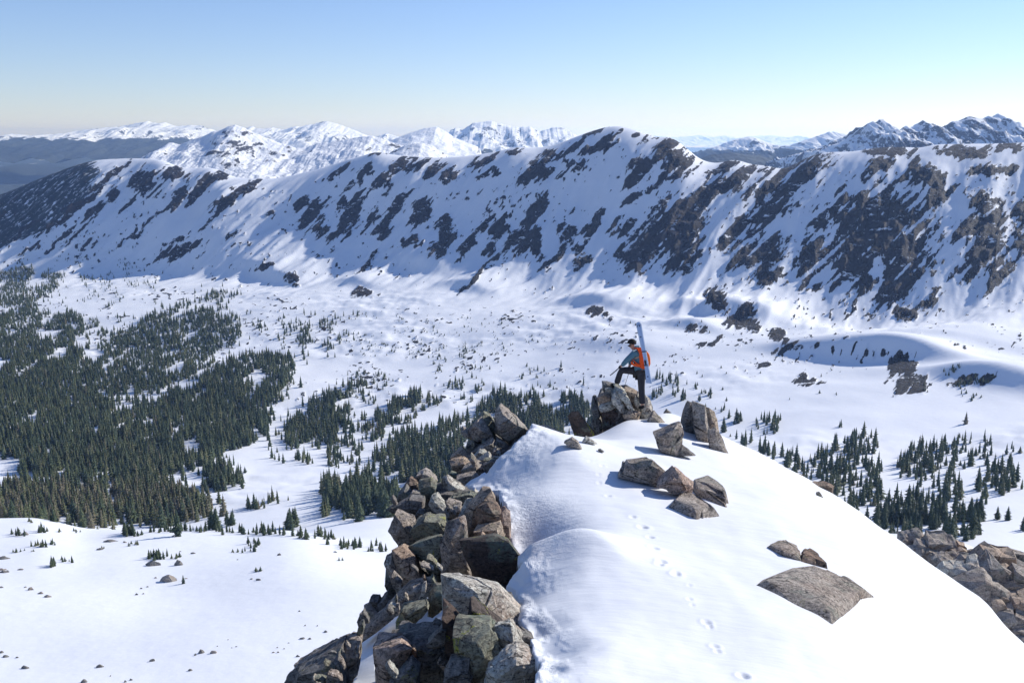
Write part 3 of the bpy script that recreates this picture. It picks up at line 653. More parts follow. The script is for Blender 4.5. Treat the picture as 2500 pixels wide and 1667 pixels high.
def hull_mesh(name, pts, mat, seed, rough=0.03, cuts=3, bev=0.02, chips=2, cracks=2):
    """angular block: the hull of a few corners, split along joints into fitted fragments, edges chipped"""
    rg = random.Random(seed * 7 + 3)
    bm = bmesh.new()
    vs = [bm.verts.new(p) for p in pts]
    r = bmesh.ops.convex_hull(bm, input=vs)
    junk = {g for g in r['geom_interior'] + r['geom_unused'] if isinstance(g, bmesh.types.BMVert)}
    junk |= {v for v in bm.verts if not v.link_faces}
    bmesh.ops.delete(bm, geom=list(junk), context='VERTS')
    ext = np.array([v.co for v in bm.verts]); mid = Vector(ext.mean(0))
    size = float((ext.max(0) - ext.min(0)).max())
    dirs = [(0.55, -0.35, 0.75), (-0.55, -0.75, 0.25), (0.15, -0.95, 0.2), (0.85, -0.4, 0.25), (-0.3, -0.3, 0.9), (0.2, -0.7, -0.6)]
    rg.shuffle(dirs)
    for dv in dirs[:chips]:
        nn = (Vector(dv) + Vector((rg.uniform(-.3, .3), rg.uniform(-.3, .3), rg.uniform(-.3, .3)))).normalized()
        sp = max((v.co - mid).dot(nn) for v in bm.verts)
        bmesh.ops.bisect_plane(bm, geom=bm.verts[:] + bm.edges[:] + bm.faces[:], plane_co=mid + nn * sp * rg.uniform(0.74, 0.92), plane_no=nn, clear_outer=True)
        _fill(bm)
    # joints: one bedding direction and one across it
    bed = Vector((rg.uniform(-.6, .8), rg.uniform(-.4, .2), rg.uniform(.5, 1))).normalized()
    jnt = Vector((rg.uniform(.4, 1) * rg.choice([-1, 1]), rg.uniform(-.5, .5), rg.uniform(-.5, .3))).normalized()
    parts = [bm]
    for c in range(cracks):
        nn = bed if (c % 2 == 0) else jnt
        nn = (nn + Vector((rg.uniform(-.12, .12), rg.uniform(-.12, .12), rg.uniform(-.12, .12)))).normalized()
        k = max(range(len(parts)), key=lambda i: len(parts[i].verts) and sum((v.co - mid).length for v in parts[i].verts) / len(parts[i].verts) + parts[i].calc_volume() ** (1 / 3) if parts[i].faces else 0)
        src = parts[k]
        m2 = Vector(np.array([v.co for v in src.verts]).mean(0))
        pc = m2 + nn * rg.uniform(-.12, .12) * size
        b1, b2 = src.copy(), src.copy()
        bmesh.ops.bisect_plane(b1, geom=b1.verts[:] + b1.edges[:] + b1.faces[:], plane_co=pc, plane_no=nn, clear_outer=True); _fill(b1)
        bmesh.ops.bisect_plane(b2, geom=b2.verts[:] + b2.edges[:] + b2.faces[:], plane_co=pc, plane_no=nn, clear_inner=True); _fill(b2)
        if len(b2.faces) > 3 and len(b1.faces) > 3:
            src.free(); parts[k] = b1; parts.append(b2)
        else:
            b1.free(); b2.free()
    V = []; F = []
    for pi, pb in enumerate(parts):
        bmesh.ops.recalc_face_normals(pb, faces=pb.faces)
        bmesh.ops.dissolve_limit(pb, angle_limit=R(7), verts=pb.verts, edges=pb.edges)
        c0 = Vector(np.array([v.co for v in pb.verts]).mean(0))
        sh = Vector((rg.uniform(-1, 1), rg.uniform(-1, 1), rg.uniform(-1, 1))) * size * 0.012 if pi else Vector()
        tw = Matrix.Rotation(rg.uniform(-.05, .05) if pi else 0, 3, Vector((rg.uniform(-1, 1), rg.uniform(-1, 1), rg.uniform(-1, 1))).normalized())
        for v in pb.verts: v.co = c0 + tw @ ((v.co - c0) * (0.992 if len(parts) > 1 else 1)) + sh
        bmesh.ops.bevel(pb, geom=list(pb.edges), offset=bev * size * 0.35, segments=1, profile=0.6, affect='EDGES', clamp_overlap=True)
        bmesh.ops.triangulate(pb, faces=pb.faces)
        for k in range(7):
            lim = size * (0.34 if k < 2 else 0.2 if k < 4 else 0.085 if cuts > 3 else 0.14)
            es = [e for e in pb.edges if e.calc_length() > lim]
            if not es or len(pb.faces) > (1900 if cuts > 3 else 500): break
            bmesh.ops.subdivide_edges(pb, edges=es, cuts=1, use_grid_fill=False)
            bmesh.ops.triangulate(pb, faces=[f for f in pb.faces if len(f.verts) > 3])
        pb.normal_update()
        pb.verts.index_update()
        co = np.array([v.co for v in pb.verts]); nr = np.array([v.normal for v in pb.verts])
        q = co / size
        d = fbm(q[:, 0] * 5 + q[:, 2] * 2.7 + seed, q[:, 1] * 5 - q[:, 2] * 3.2, seed + pi, 4, 0.7)
        cp = np.array([[rg.uniform(-.6, .6) for _ in range(3)] for _ in range(40)]) + q.mean(0)
        bq = np.array(bed)
        dq = wq = q + 0.02 * np.stack([pn(q[:, 1] * 11, q[:, 2] * 11, seed), pn(q[:, 0] * 11, q[:, 2] * 11, seed + 1), pn(q[:, 0] * 11, q[:, 1] * 11, seed + 2)], -1)
        df = wq[:, None, :] - cp[None]
        dist = (df ** 2).sum(-1) + 3.0 * (df @ bq) ** 2          # flat fragments lying in the bedding
        cell = np.array([rg.uniform(-1, 1) for _ in range(40)])[np.argmin(dist, 1)]
        co = co + nr * ((d * rough * 0.35 + cell * rough * 0.9) * size)[:, None]
        n0 = len(V)
        V.extend(map(tuple, co)); F.extend(tuple(n0 + v.index for v in f.verts) for f in pb.faces)
        pb.free()
    me = bpy.data.meshes.new(name)
    me.from_pydata(V, [], F); me.update()
    me.materials.append(mat)
    return me
_rk = [0]
def zc(ox, oy, sc):
    return lambda pts: [(ox + sc * p[0], oy + sc * p[1]) for p in pts]
ZA = zc(900, 950, 0.17857); ZB = zc(900, 1200, 0.19130); ZC = zc(680, 1300, 0.30612); ZD = zc(1350, 750, 0.25510); ZE = zc(1450, 1050, 0.31891); ZP = zc(0, 0, 1)
def boulder(label, conv, outline, Y, mat='grey', front=None, thick=0.8, bulge=0.42, rough=0.024, name='boulder', cat='boulder', group=None, lie=None, chips=None, cracks=None):
    """a boulder whose outline through the camera is given; it gets its own depth and thickness"""
    _rk[0] += 1
    rng = random.Random(1000 + _rk[0])
    pp = conv(outline)
    mx, my = sum(p[0] for p in pp) / len(pp), sum(p[1] for p in pp) / len(pp)
    pp = [(mx + (x - mx) * 1.055, my + (y - my) * 1.055) for x, y in pp]
    pp = simplify(pp, 0.075 * math.sqrt((max(p[0] for p in pp) - min(p[0] for p in pp)) * (max(p[1] for p in pp) - min(p[1] for p in pp))))
    if Y is None:
        low = max(pp, key=lambda p: p[1]); Y = near_depth(low[0], low[1]) - 0.02
    cx = sum(p[0] for p in pp) / len(pp); cy = sum(p[1] for p in pp) / len(pp)
    w = (max(p[0] for p in pp) - min(p[0] for p in pp)); h = (max(p[1] for p in pp) - min(p[1] for p in pp))
    size = math.sqrt(max(w, 1) * max(h, 1)) / FP * Y
    P3 = []
    if lie is not None:
        for fx_, fy_ in ((0, 0), (.25, 0), (-.25, 0), (0, .25), (0, -.25)):
            P3.append(Vector(near_xy(cx + fx_ * w, cy + fy_ * h)) + Vector((0, -0.3 * lie * size, 1.15 * lie * size)))
        # melting out of the slope: the rim follows the snow, the top is a low tilted plate
        for x, y in pp:
            P3.append(Vector(near_xy(x, y)) + Vector((0, 0, -0.03 * size)))
            P3.append(Vector(near_xy(x, y)) + Vector((0, 0.05 * size, -0.4 * size)))
            f = rng.uniform(0.72, 0.9)
            q = Vector(near_xy(cx + (x - cx) * f, cy + (y - cy) * f))
            P3.append(q + Vector((0.02 * size, -0.35 * lie * size, lie * size * rng.uniform(0.6, 1.1))))
    else:
        gx, gy = rng.uniform(-0.5, 0.5), rng.uniform(-0.7, 0.3)
        for x, y in pp:
            P3.append(at(x, y, Y + rng.uniform(-0.06, 0.06) * size))
        if front is None:
            # one broad flat break towards the camera, a little smaller than the outline
            yb = max(p[1] for p in pp)
            fx = rng.uniform(0.84, 1.0); fy = rng.uniform(0.5, 0.86); ox = rng.uniform(-0.13, 0.05) * w
            gx *= 0.5; gy *= 0.5
            for x, y in pp:
                dx, dy = (x - cx) / max(w, 1), (y - cy) / max(h, 1)
                P3.append(at(cx + (x - cx) * fx + ox, yb - (yb - y) * fy, Y - bulge * size * (1 + gx * dx + gy * dy)))
        else:
            for (x, y), dd in zip(conv([f[:2] for f in front]), [f[2] for f in front]):
                P3.append(at(x, y, Y - dd * size))
        for k, (x, y) in enumerate(pp):
            f = rng.uniform(0.78, 0.95)
            q = at(cx + (x - cx) * f, cy + (y - cy) * f, Y)
            P3.append(q + Vector((0, thick * size * (1 - gx * (x - cx) / max(w, 1)), -0.12 * size * thick)))
    base = at(cx, max(p[1] for p in pp), Y)
    pts = [p - base for p in P3]
    me = hull_mesh(name, pts, MR[mat], _rk[0], rough, cuts=4 if w > 40 else 3, chips=chips if chips is not None else 1, cracks=cracks if cracks is not None else (0 if w < 14 else 1 if w < 26 else 2 if w < 70 else 3))
    o = link(name, me)
    o.location = base
    tag(o, label, cat, group)
    return o
def yd(py):
    return float(np.interp(py, [1040, 1080, 1130, 1180, 1250, 1350, 1450, 1560, 1667, 1720], [20.3, 19.6, 18.3, 16.6, 14.4, 12.5, 11.0, 9.6, 8.4, 8.0]))

# ---- upper pile, left of the snow crest
UP = 'boulders heaped at the top of the rocky left flank'
boulder('largest square boulder crowning the heap left of the snow crest', ZA, [(1800,240),(1900,300),(1980,350),(2130,500),(2190,620),(2150,660),(2050,740),(1940,780),(1870,720),(1740,590),(1735,480),(1730,340)], 20.0, 'grey', [(1860,395,.42),(1760,560,.40),(2110,530,.30),(1900,730,.28)], 0.8, group=UP)
boulder('blocky grey boulder with pale top leaning left of the crowning boulder', ZA, [(1310,620),(1420,480),(1520,390),(1570,430),(1640,540),(1700,640),(1680,680),(1480,760),(1410,700),(1360,690)], 19.9, 'grey', [(1530,560,.4),(1450,500,.3),(1480,710,.3)], group=UP)
boulder('dark slab with a yellow lichen cap between the two topmost boulders', ZA, [(1480,390),(1570,335),(1640,365),(1695,425),(1760,500),(1740,620),(1620,560)], 20.6, 'lichen', group=UP)
boulder('small black wedge tucked under the left top boulder', ZA, [(1330,810),(1345,750),(1420,690),(1490,750),(1450,810)], 19.8, 'dark', group=UP)
boulder('flat grey slab bridging the heap below the top boulders', ZA, [(1390,850),(1480,790),(1620,715),(1690,680),(1770,770),(1640,870),(1520,850),(1430,930)], 19.6, 'grey', group=UP)
boulder('broad dark slab beneath the crowning boulder', ZA, [(1640,870),(1760,780),(1860,850),(2010,870),(1840,960),(1700,930)], 19.5, 'dark', group=UP)
boulder('grey wedge propping the crowning boulder from below', ZA, [(1740,670),(1850,715),(1940,810),(1850,860),(1750,780)], 19.7, 'grey', group=UP)
boulder('small grey stone at the snow edge under the crowning boulder', ZA, [(1940,790),(2045,750),(2055,830),(2010,880),(1930,850)], 19.4, 'pale', group=UP)
boulder('rounded brownish boulder sticking out left in the upper heap', ZA, [(1150,890),(1180,840),(1260,785),(1310,830),(1415,950),(1390,1010),(1250,945),(1190,945)], 19.4, 'tan', group=UP)
boulder('pale sunlit block in the middle of the upper heap', ZA, [(1450,985),(1640,865),(1695,930),(1660,965),(1490,1020)], 18.9, 'pale', group=UP)
boulder('pale grey block behind the sunlit block in the upper heap', ZA, [(1410,935),(1520,825),(1585,825),(1640,880),(1480,975)], 19.2, 'pale', group=UP)
boulder('dark topped boulder at the left end of the upper heap', ZA, [(1110,975),(1160,955),(1290,945),(1390,1010),(1330,1070),(1330,1170),(1220,1125),(1130,1040)], 18.8, 'tan', group=UP)
boulder('dark angular boulder at the snow edge in the upper heap', ZA, [(1575,1030),(1720,955),(1810,975),(1865,1020),(1820,1085),(1690,1180),(1610,1120)], 18.3, 'grey', group=UP)
boulder('mottled boulder in the lower middle of the upper heap', ZA, [(1305,1060),(1450,1005),(1520,1060),(1590,1050),(1660,1190),(1580,1225),(1450,1210),(1320,1170)], 18.4, 'grey', group=UP)
boulder('speckled grey boulder at the foot of the upper heap above the snow', ZA, [(1200,1190),(1320,1155),(1450,1145),(1530,1220),(1415,1315),(1310,1315),(1250,1250)], 17.8, 'grey', group=UP)
boulder('small mossy yellow-green stone at the left foot of the upper heap', ZA, [(1075,1175),(1120,1125),(1205,1150),(1215,1210),(1120,1220)], 18.2, 'lichen', group=UP)
boulder('flat little stone by the snow in the upper heap', ZA, [(1715,915),(1800,925),(1830,965),(1730,970)], 18.8, 'pale', group=UP)
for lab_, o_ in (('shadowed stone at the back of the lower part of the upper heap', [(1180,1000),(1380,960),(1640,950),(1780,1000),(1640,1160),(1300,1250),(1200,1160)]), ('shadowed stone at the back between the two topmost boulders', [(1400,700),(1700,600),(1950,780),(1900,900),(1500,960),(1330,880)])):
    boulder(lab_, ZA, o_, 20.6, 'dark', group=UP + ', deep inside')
# ---- middle pile
MP = 'boulders of the middle heap on the rocky left flank'
boulder('rounded capstone on the left top of the middle heap', ZA, [(650,1185),(690,1130),(770,1100),(850,1135),(940,1255),(900,1295),(800,1260),(690,1260)], 16.6, 'grey', group=MP)
boulder('dark green lichened boulder below the rounded capstone', ZA, [(680,1290),(740,1245),(850,1225),(925,1290),(910,1420),(850,1500),(740,1520),(705,1400)], 16.0, 'lichen', group=MP)
boulder('reddish flat stone left of the rounded capstone', ZA, [(490,1305),(570,1215),(640,1245),(700,1310),(700,1400),(600,1390)], 16.3, 'rust', group=MP)
boulder('dark boulder with a pale lower face at the left of the middle heap', ZA, [(395,1480),(430,1385),(510,1315),(580,1390),(560,1510),(420,1560)], 16.0, 'dark', group=MP)
boulder('small grey stone wedged under the reddish stone', ZA, [(550,1460),(600,1385),(700,1400),(730,1490),(620,1520)], 15.8, 'grey', group=MP)
boulder('light block standing upright at the snow edge of the middle heap', ZA, [(1005,1270),(1015,1200),(1070,1185),(1130,1215),(1190,1300),(1315,1390),(1325,1440),(1200,1450),(1110,1490),(1000,1420)], 16.2, 'pale', [(1120,1300,.35),(1040,1220,.2),(1090,1440,.35)], group=MP)
boulder('thin pale slab tilted down to the right with a yellow edge', ZB, [(795,90),(815,35),(870,35),(935,110),(1010,230),(1110,345),(1050,350),(930,300),(885,265),(845,170)], 14.9, 'pale', thick=0.5, bulge=0.2, group=MP)
boulder('dark flat boulder reaching the snow behind the tower', ZB, [(1000,135),(1080,55),(1200,25),(1290,10),(1380,40),(1340,95),(1200,150),(1080,190)], 15.6, 'lichen', group=MP)
boulder('broken grey block between the thin slab and the tower', ZB, [(915,195),(1010,115),(1080,175),(1180,175),(1070,240),(1110,330),(1000,240)], 15.0, 'grey', group=MP)
boulder('small square stone leaning on the tower', ZB, [(1050,240),(1090,190),(1170,170),(1200,210),(1110,330)], 14.7, 'pale', group=MP)
boulder('black overhanging slab pointing left from the middle heap', ZB, [(235,235),(330,165),(450,130),(520,80),(690,100),(700,190),(620,280),(480,300),(330,265)], 15.2, 'dark', group=MP)
boulder('large grey buttress boulder on the far left of the middle heap', ZB, [(258,510),(295,330),(330,290),(450,320),(570,370),(600,450),(650,640),(560,715),(480,715),(430,750),(365,640)], 14.3, 'grey', [(430,420,.35),(360,560,.3),(520,620,.25)], group=MP)
boulder('small dark stone under the black overhanging slab', ZB, [(590,310),(640,225),(710,240),(720,320),(640,350)], 14.8, 'dark', group=MP)
boulder('boulder with a bright cream lichen patch in the middle heap', ZB, [(565,480),(605,400),(720,335),(850,345),(960,345),(1030,440),(1010,545),(900,600),(700,615),(655,650),(595,540)], 13.9, 'lichen', group=MP)
boulder('big green lichened face left of the tall column', ZB, [(525,720),(660,640),(900,580),(970,600),(950,690),(960,1090),(865,1175),(785,1065),(695,900)], 13.2, 'lichen', [(700,720,.2),(870,780,.3),(880,1040,.22)], thick=0.5, group=MP)
boulder('tall grey column in the centre of the rocky flank', ZB, [(928,660),(945,600),(1015,415),(1230,335),(1275,420),(1280,600),(1260,760),(1300,960),(1325,1080),(1310,1180),(1130,1120),(1000,1050),(935,1060)], 12.9, 'grey', [(1040,620,.35),(1030,900,.35),(1220,520,.2),(1250,1000,.25)], thick=0.5, group=MP)
boulder('pointed top stone of the tower above the brown slab', ZB, [(1215,265),(1255,175),(1370,85),(1460,5),(1560,-10),(1605,80),(1620,160),(1500,180),(1400,330),(1395,420),(1345,600),(1255,600),(1255,400)], 14.2, 'tan', [(1330,230,.3),(1480,110,.25),(1300,480,.2)], group=MP)
boulder('rust brown block set in the face of the tower', ZB, [(1355,345),(1395,205),(1540,145),(1655,195),(1690,250),(1660,390),(1530,420),(1390,430)], 13.6, 'rust', [(1450,240,.2),(1600,280,.25),(1440,380,.2)], group=MP)
boulder('warm coloured layered block under the rust brown block', ZB, [(1385,430),(1530,415),(1680,390),(1700,460),(1740,560),(1700,640),(1600,600),(1395,600)], 13.5, 'tan', group=MP)
boulder('narrow sunlit pillar on the right side of the tower', ZB, [(1680,300),(1700,215),(1745,210),(1805,280),(1808,620),(1785,680),(1700,640),(1690,450)], 13.8, 'pink', group=MP)
boulder('dark stone poking from the snow right of the tower', ZB, [(1790,410),(1918,400),(1875,490),(1805,570)], 14.6, 'dark', group=MP)
boulder('big flat brown slab facing out with lichen along its lower edge', ZB, [(1152,650),(1210,605),(1380,595),(1490,555),(1590,565),(1775,648),(1885,860),(2035,985),(1830,1225),(1680,1275),(1365,1095),(1285,950),(1195,780)], 12.1, 'brown', [(1215,690,.10),(1560,640,.08),(1720,700,.08),(1400,1040,.12),(1680,1190,.12),(1850,950,.08)], thick=0.3, rough=0.006, cracks=0, group=MP)
boulder('curved thin flake standing beside the tower', ZB, [(1125,365),(1195,200),(1250,95),(1325,85),(1240,250),(1150,350)], 14.5, 'pale', thick=0.4, group=MP)
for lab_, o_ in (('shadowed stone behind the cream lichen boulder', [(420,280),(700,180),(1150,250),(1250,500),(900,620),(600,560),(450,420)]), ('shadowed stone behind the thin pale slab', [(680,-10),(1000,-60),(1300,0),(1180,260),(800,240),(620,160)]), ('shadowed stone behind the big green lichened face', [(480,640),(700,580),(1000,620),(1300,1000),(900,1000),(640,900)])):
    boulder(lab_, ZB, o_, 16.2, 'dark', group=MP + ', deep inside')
# ---- lower rocks
LP = 'rocks at the lower end of the rocky left flank'
boulder('thin standing slab at the left edge of the flank', ZB, [(238,795),(300,760),(345,850),(400,1000),(440,1290),(385,1345),(330,1060)], 13.0, 'pale', thick=0.5, group=LP)
boulder('sunlit block between the standing slabs on the left edge', ZB, [(300,765),(400,735),(570,850),(655,1160),(500,1245),(430,1290),(390,1000)], 12.9, 'tan', [(470,1060,.25),(420,800,.1),(600,1100,.25)], group=LP)
boulder('dark narrow slab behind the left standing slab', ZB, [(222,985),(280,955),(340,1060),(395,1340),(330,1420),(262,1200)], 13.3, 'dark', thick=0.5, group=LP)
boulder('black shadowed slab leaning right of the sunlit block', ZB, [(430,735),(600,880),(840,1160),(650,1200),(560,1000)], 13.4, 'dark', group=LP)
boulder('little stone on the skyline above the white bowl', ZB, [(198,905),(228,815),(255,840),(275,935),(210,958)], 13.6, 'dark', group=LP)
boulder('dark corner stone left of the long slab', ZC, [(715,565),(738,508),(800,515),(820,575),(790,630),(740,610)], 12.9, 'dark', group=LP)
boulder('dark round stone at the left tip of the flank', ZC, [(632,705),(648,655),(722,625),(750,680),(705,748),(650,768)], 12.7, 'dark', group=LP)
boulder('splinter of grey stone lying between the dark stones', ZC, [(685,580),(718,562),(800,660),(765,680),(700,630)], 12.6, 'grey', thick=0.4, group=LP)
boulder('dark stone under the standing slabs', ZC, [(800,560),(865,480),(920,560),(840,640),(780,640)], 12.8, 'dark', group=LP)
boulder('long dark slab slanting down to the left above the snow chute', ZC, [(605,845),(780,685),(1000,490),(1055,422),(1150,395),(1240,395),(1190,515),(1085,590),(965,650),(865,730),(650,870)], 11.7, 'grey', [(800,720,.10),(1080,470,.16),(900,640,.12)], thick=0.35, group=LP)
boulder('upright boulder standing in the middle of the snow chute', ZC, [(913,805),(928,720),(988,618),(1080,586),(1172,588),(1185,625),(1135,705),(1045,800),(965,862),(918,862)], 10.5, 'lichen', [(1000,680,.3),(960,790,.3)], group=LP)
boulder('narrow green lichened stone at the head of the snow chute', ZC, [(1192,660),(1198,500),(1250,428),(1315,415),(1330,580),(1225,665)], 10.9, 'lichen', group=LP)
boulder('great wedge slab with a sunlit top face above the chute', ZC, [(1298,600),(1302,340),(1342,322),(1600,395),(1765,468),(1875,548),(1950,690),(1935,762),(1780,765),(1640,745),(1500,765),(1430,820),(1345,780)], 9.9, 'pale', [(1345,352,.30),(1545,505,.34),(1650,605,.34),(1790,742,.32),(1480,700,.30),(1330,600,.26)], thick=0.55, group=LP)
boulder('tall grey-brown front face under the great wedge slab', ZC, [(1305,570),(1370,690),(1490,740),(1520,900),(1520,1010),(1400,1050),(1358,985),(1345,800)], 9.2, 'brown', thick=0.6, group=LP)
boulder('square brown block tucked under the great wedge slab', ZC, [(1500,640),(1540,520),(1640,610),(1790,730),(1750,760),(1620,740),(1500,760)], 9.35, 'brown', thick=0.5, group=LP)
boulder('mossy dark block with yellow lichen at the bottom of the picture', ZC, [(1395,775),(1560,725),(1690,755),(1780,900),(1870,1110),(1870,1290),(1490,1290),(1490,900)], 8.7, 'lichen', [(1560,800,.25),(1640,1000,.32),(1540,1150,.25),(1760,1150,.2)], group=LP)
boulder('pale weathered knob on the right of the mossy dark block', ZC, [(1680,840),(1735,755),(1855,742),(1940,830),(2010,965),(1965,1005),(1880,1020),(1760,905)], 8.8, 'pale', [(1760,850,.3),(1880,880,.35),(1900,980,.2)], rough=0.04, group=LP)
boulder('pale orange-stained ledge at the bottom beside the snow', ZC, [(1820,1005),(1900,972),(2065,1035),(2068,1110),(1960,1300),(1670,1300),(1650,1120),(1740,1080),(1850,1110)], 8.2, 'pale', [(1900,1050,.3),(1760,1150,.25),(1850,1230,.2)], rough=0.03, group=LP)
boulder('dark lower column with a yellow ledge at the bottom', ZC, [(1325,1290),(1325,1095),(1370,1030),(1525,995),(1550,1080),(1510,1290)], 8.6, 'dark', group=LP)
boulder('pinkish sunlit block at the bottom of the snow chute', ZC, [(748,922),(800,885),(960,872),(1050,930),(1020,1010),(920,1150),(910,1300),(800,1300),(758,1060)], 9.2, 'pink', [(800,960,.3),(960,940,.25),(860,1120,.3)], group=LP)
boulder('black boulder between the pink block and the mossy column', ZC, [(895,875),(1050,832),(1250,822),(1360,940),(1365,1300),(1100,1300),(990,1010)], 9.5, 'dark', [(1080,920,.25),(1220,960,.3),(1150,1120,.25)], group=LP)
boulder('small dark stone in front of the pink block', ZC, [(895,1170),(1000,1050),(1045,1025),(1120,1120),(1120,1300),(905,1300)], 8.9, 'dark', group=LP)
boulder('grey chunk propped against the tall front face', ZC, [(1185,890),(1310,755),(1358,755),(1345,870),(1250,935),(1205,930)], 9.1, 'dark', group=LP)
boulder('dark lichen-streaked boulder left of the chute at the bottom', ZC, [(355,1025),(440,1005),(480,915),(560,855),(645,865),(668,912),(645,1005),(585,1095),(480,1230),(415,1260),(405,1110)], 9.9, 'grey', group=LP)
boulder('small block on the skyline above the bottom left boulders', ZC, [(475,860),(560,825),(590,860),(590,905),(480,920)], 10.4, 'dark', group=LP)
boulder('blue-grey slab second from the left at the bottom', ZC, [(232,1085),(245,1035),(360,955),(432,905),(485,918),(445,1015),(370,1035),(425,1115),(440,1290),(225,1290)], 10.1, 'dark', group=LP)
boulder('flat tilted slab along the skyline at the bottom left', ZC, [(125,1050),(180,1008),(330,925),(422,895),(440,920),(260,1045),(245,1120),(190,1110)], 10.5, 'grey', thick=0.5, group=LP)
boulder('leftmost dark boulder at the bottom of the flank', ZC, [(85,1125),(180,1065),(215,1115),(225,1290),(65,1300),(50,1195)], 10.3, 'dark', group=LP)
boulder('dark rock strip showing under the snow lip at the bottom', ZC, [(1920,830),(2015,865),(2105,1000),(2118,1065),(2070,1125),(1960,1260),(1900,1230),(1960,1000)], 8.9, 'dark', bulge=0.15, group=LP)
boulder('dark rock under the snow lip beside the wedge slab', ZC, [(1780,520),(1860,530),(1950,690),(1960,780),(1900,800),(1850,640)], 10.3, 'dark', bulge=0.1, group=LP)
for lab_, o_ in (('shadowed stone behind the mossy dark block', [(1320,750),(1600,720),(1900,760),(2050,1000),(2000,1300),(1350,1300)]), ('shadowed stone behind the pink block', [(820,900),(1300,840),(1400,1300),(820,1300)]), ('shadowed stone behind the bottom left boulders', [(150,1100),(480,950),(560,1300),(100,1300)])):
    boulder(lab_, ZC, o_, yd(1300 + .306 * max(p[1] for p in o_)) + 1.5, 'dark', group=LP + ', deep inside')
# ---- the crag under the skier
crag = empty('summit_crag', at(1530, 1020, 24.0))
tag(crag, 'upright crag of splintered pale slabs that the skier stands on', 'crag')
def slab(outline, Y, mat, front=None, thick=0.8, rough=0.04, chips=1):
    o = boulder(None, ZD, outline, Y, mat, front, thick, name='slab', rough=rough, chips=chips)
    for k in list(o.keys()): del o[k]
    o.parent = crag
    o.matrix_parent_inverse = Matrix.Translation(-crag.location)
    return o
slab([(380,855),(428,848),(452,930),(470,1080),(482,1215),(440,1240),(418,1010)], 23.75, 'dark')
slab([(470,1000),(560,985),(612,1015),(616,1130),(560,1170),(484,1215)], 23.2, 'brown', [(480,1020,.12),(600,1030,.12),(495,1190,.1),(600,1120,.1)])
slab([(440,852),(500,820),(560,850),(570,900),(520,935),(462,925)], 23.45, 'tan')
slab([(455,930),(520,930),(570,900),(595,960),(560,990),(475,1000)], 23.3, 'pale')
slab([(472,714),(520,710),(600,738),(590,770),(540,770),(500,815),(480,795)], 23.75, 'dark')
slab([(500,770),(560,765),(585,800),(560,850),(505,820)], 23.6, 'pale')
slab([(565,790),(600,775),(630,830),(665,930),(700,1000),(668,1010),(610,930),(575,860)], 23.25, 'pale')
slab([(590,740),(645,750),(690,800),(740,900),(775,985),(735,1000),(690,920),(640,830)], 23.4, 'pale', rough=0.05)
slab([(600,985),(645,955),(690,1000),(690,1075),(640,1130),(612,1135)], 23.3, 'dark')
slab([(680,985),(735,990),(790,985),(835,1010),(825,1085),(735,1070),(690,1060)], 23.2, 'tan')
slab([(690,765),(740,770),(800,800),(790,860),(820,960),(775,970),(730,860)], 23.6, 'tan', rough=0.05)
slab([(795,800),(850,830),(850,900),(835,990),(800,930),(785,860)], 23.5, 'pale')
slab([(845,850),(885,840),(925,875),(955,985),(905,1050),(840,1085),(830,990)], 23.65, 'pale', rough=0.04)
slab([(480,800),(700,770),(900,880),(920,1100),(450,1250),(430,900)], 24.7, 'dark', thick=0.5)
boulder('brown triangular slab leaning in front of the trees left of the crag', ZD, [(152,1045),(180,1005),(245,1005),(285,1080),(440,1235),(375,1275),(225,1275),(188,1140)], 22.6, 'brown', [(200,1080,.12),(380,1225,.12),(240,1240,.12)], thick=0.4)
boulder('low flat slab on the snow skyline left of the leaning slab', ZP, [(1318,1046),(1324,1038),(1342,1044),(1392,1066),(1390,1076),(1372,1076),(1330,1060)], 22.2, 'tan', thick=0.6)
boulder('small pointed stone below the leaning brown slab', ZD, [(108,1292),(185,1246),(245,1285),(278,1355),(180,1340)], None, 'grey')
boulder('little pale stone just left of the crag in the snow', ZD, [(283,1295),(320,1235),(420,1303),(350,1306)], None, 'pale')
boulder('tiny dark stone in the snow below the crag', ZD, [(428,1362),(455,1355),(492,1380),(470,1388)], None, 'dark')
boulder('grey slab leaning right of the crag', ZD, [(925,1075),(968,985),(1022,1030),(1135,1165),(1075,1205),(1030,1210),(935,1165)], 23.0, 'grey', thick=0.5)
boulder('anvil shaped boulder with a pointed right corner below the crag', ZD, [(972,1222),(1100,1160),(1242,1115),(1240,1300),(1192,1425),(1140,1430),(1035,1385),(995,1295)], None, 'grey', [(1150,1180,.25),(1020,1240,.2),(1130,1330,.3)], rough=0.03)
boulder('small dark stone at the right foot of the anvil shaped boulder', ZD, [(1188,1422),(1235,1310),(1360,1412),(1260,1420)], None, 'dark')
tall = empty('standing_rock', at(1740, 1110, 23.2))
tag(tall, 'tallest upright grey rock, split by long cracks, right of the skier', 'rock')
for ol_, Y_, m_ in (([(1245,1095),(1275,1000),(1310,912),(1365,925),(1400,1010),(1395,1150),(1400,1300),(1375,1300),(1265,1120)], 22.6, 'dark'), ([(1345,920),(1395,928),(1455,960),(1480,1060),(1500,1180),(1520,1330),(1540,1465),(1450,1385),(1395,1290),(1390,1100)], 21.9, 'grey'), ([(1440,955),(1545,1005),(1565,1060),(1555,1150),(1600,1215),(1560,1330),(1500,1180),(1470,1060)], 22.0, 'tan'), ([(1500,1180),(1560,1160),(1605,1220),(1645,1300),(1700,1490),(1640,1505),(1540,1465),(1515,1330)], 21.0, 'grey')):
    o = boulder(None, ZD, ol_, Y_, m_, None, 0.8, name='splinter', rough=0.03, chips=1, bulge=0.28)
    for k in list(o.keys()): del o[k]
    o.parent = tall; o.matrix_parent_inverse = Matrix.Translation(-tall.location)
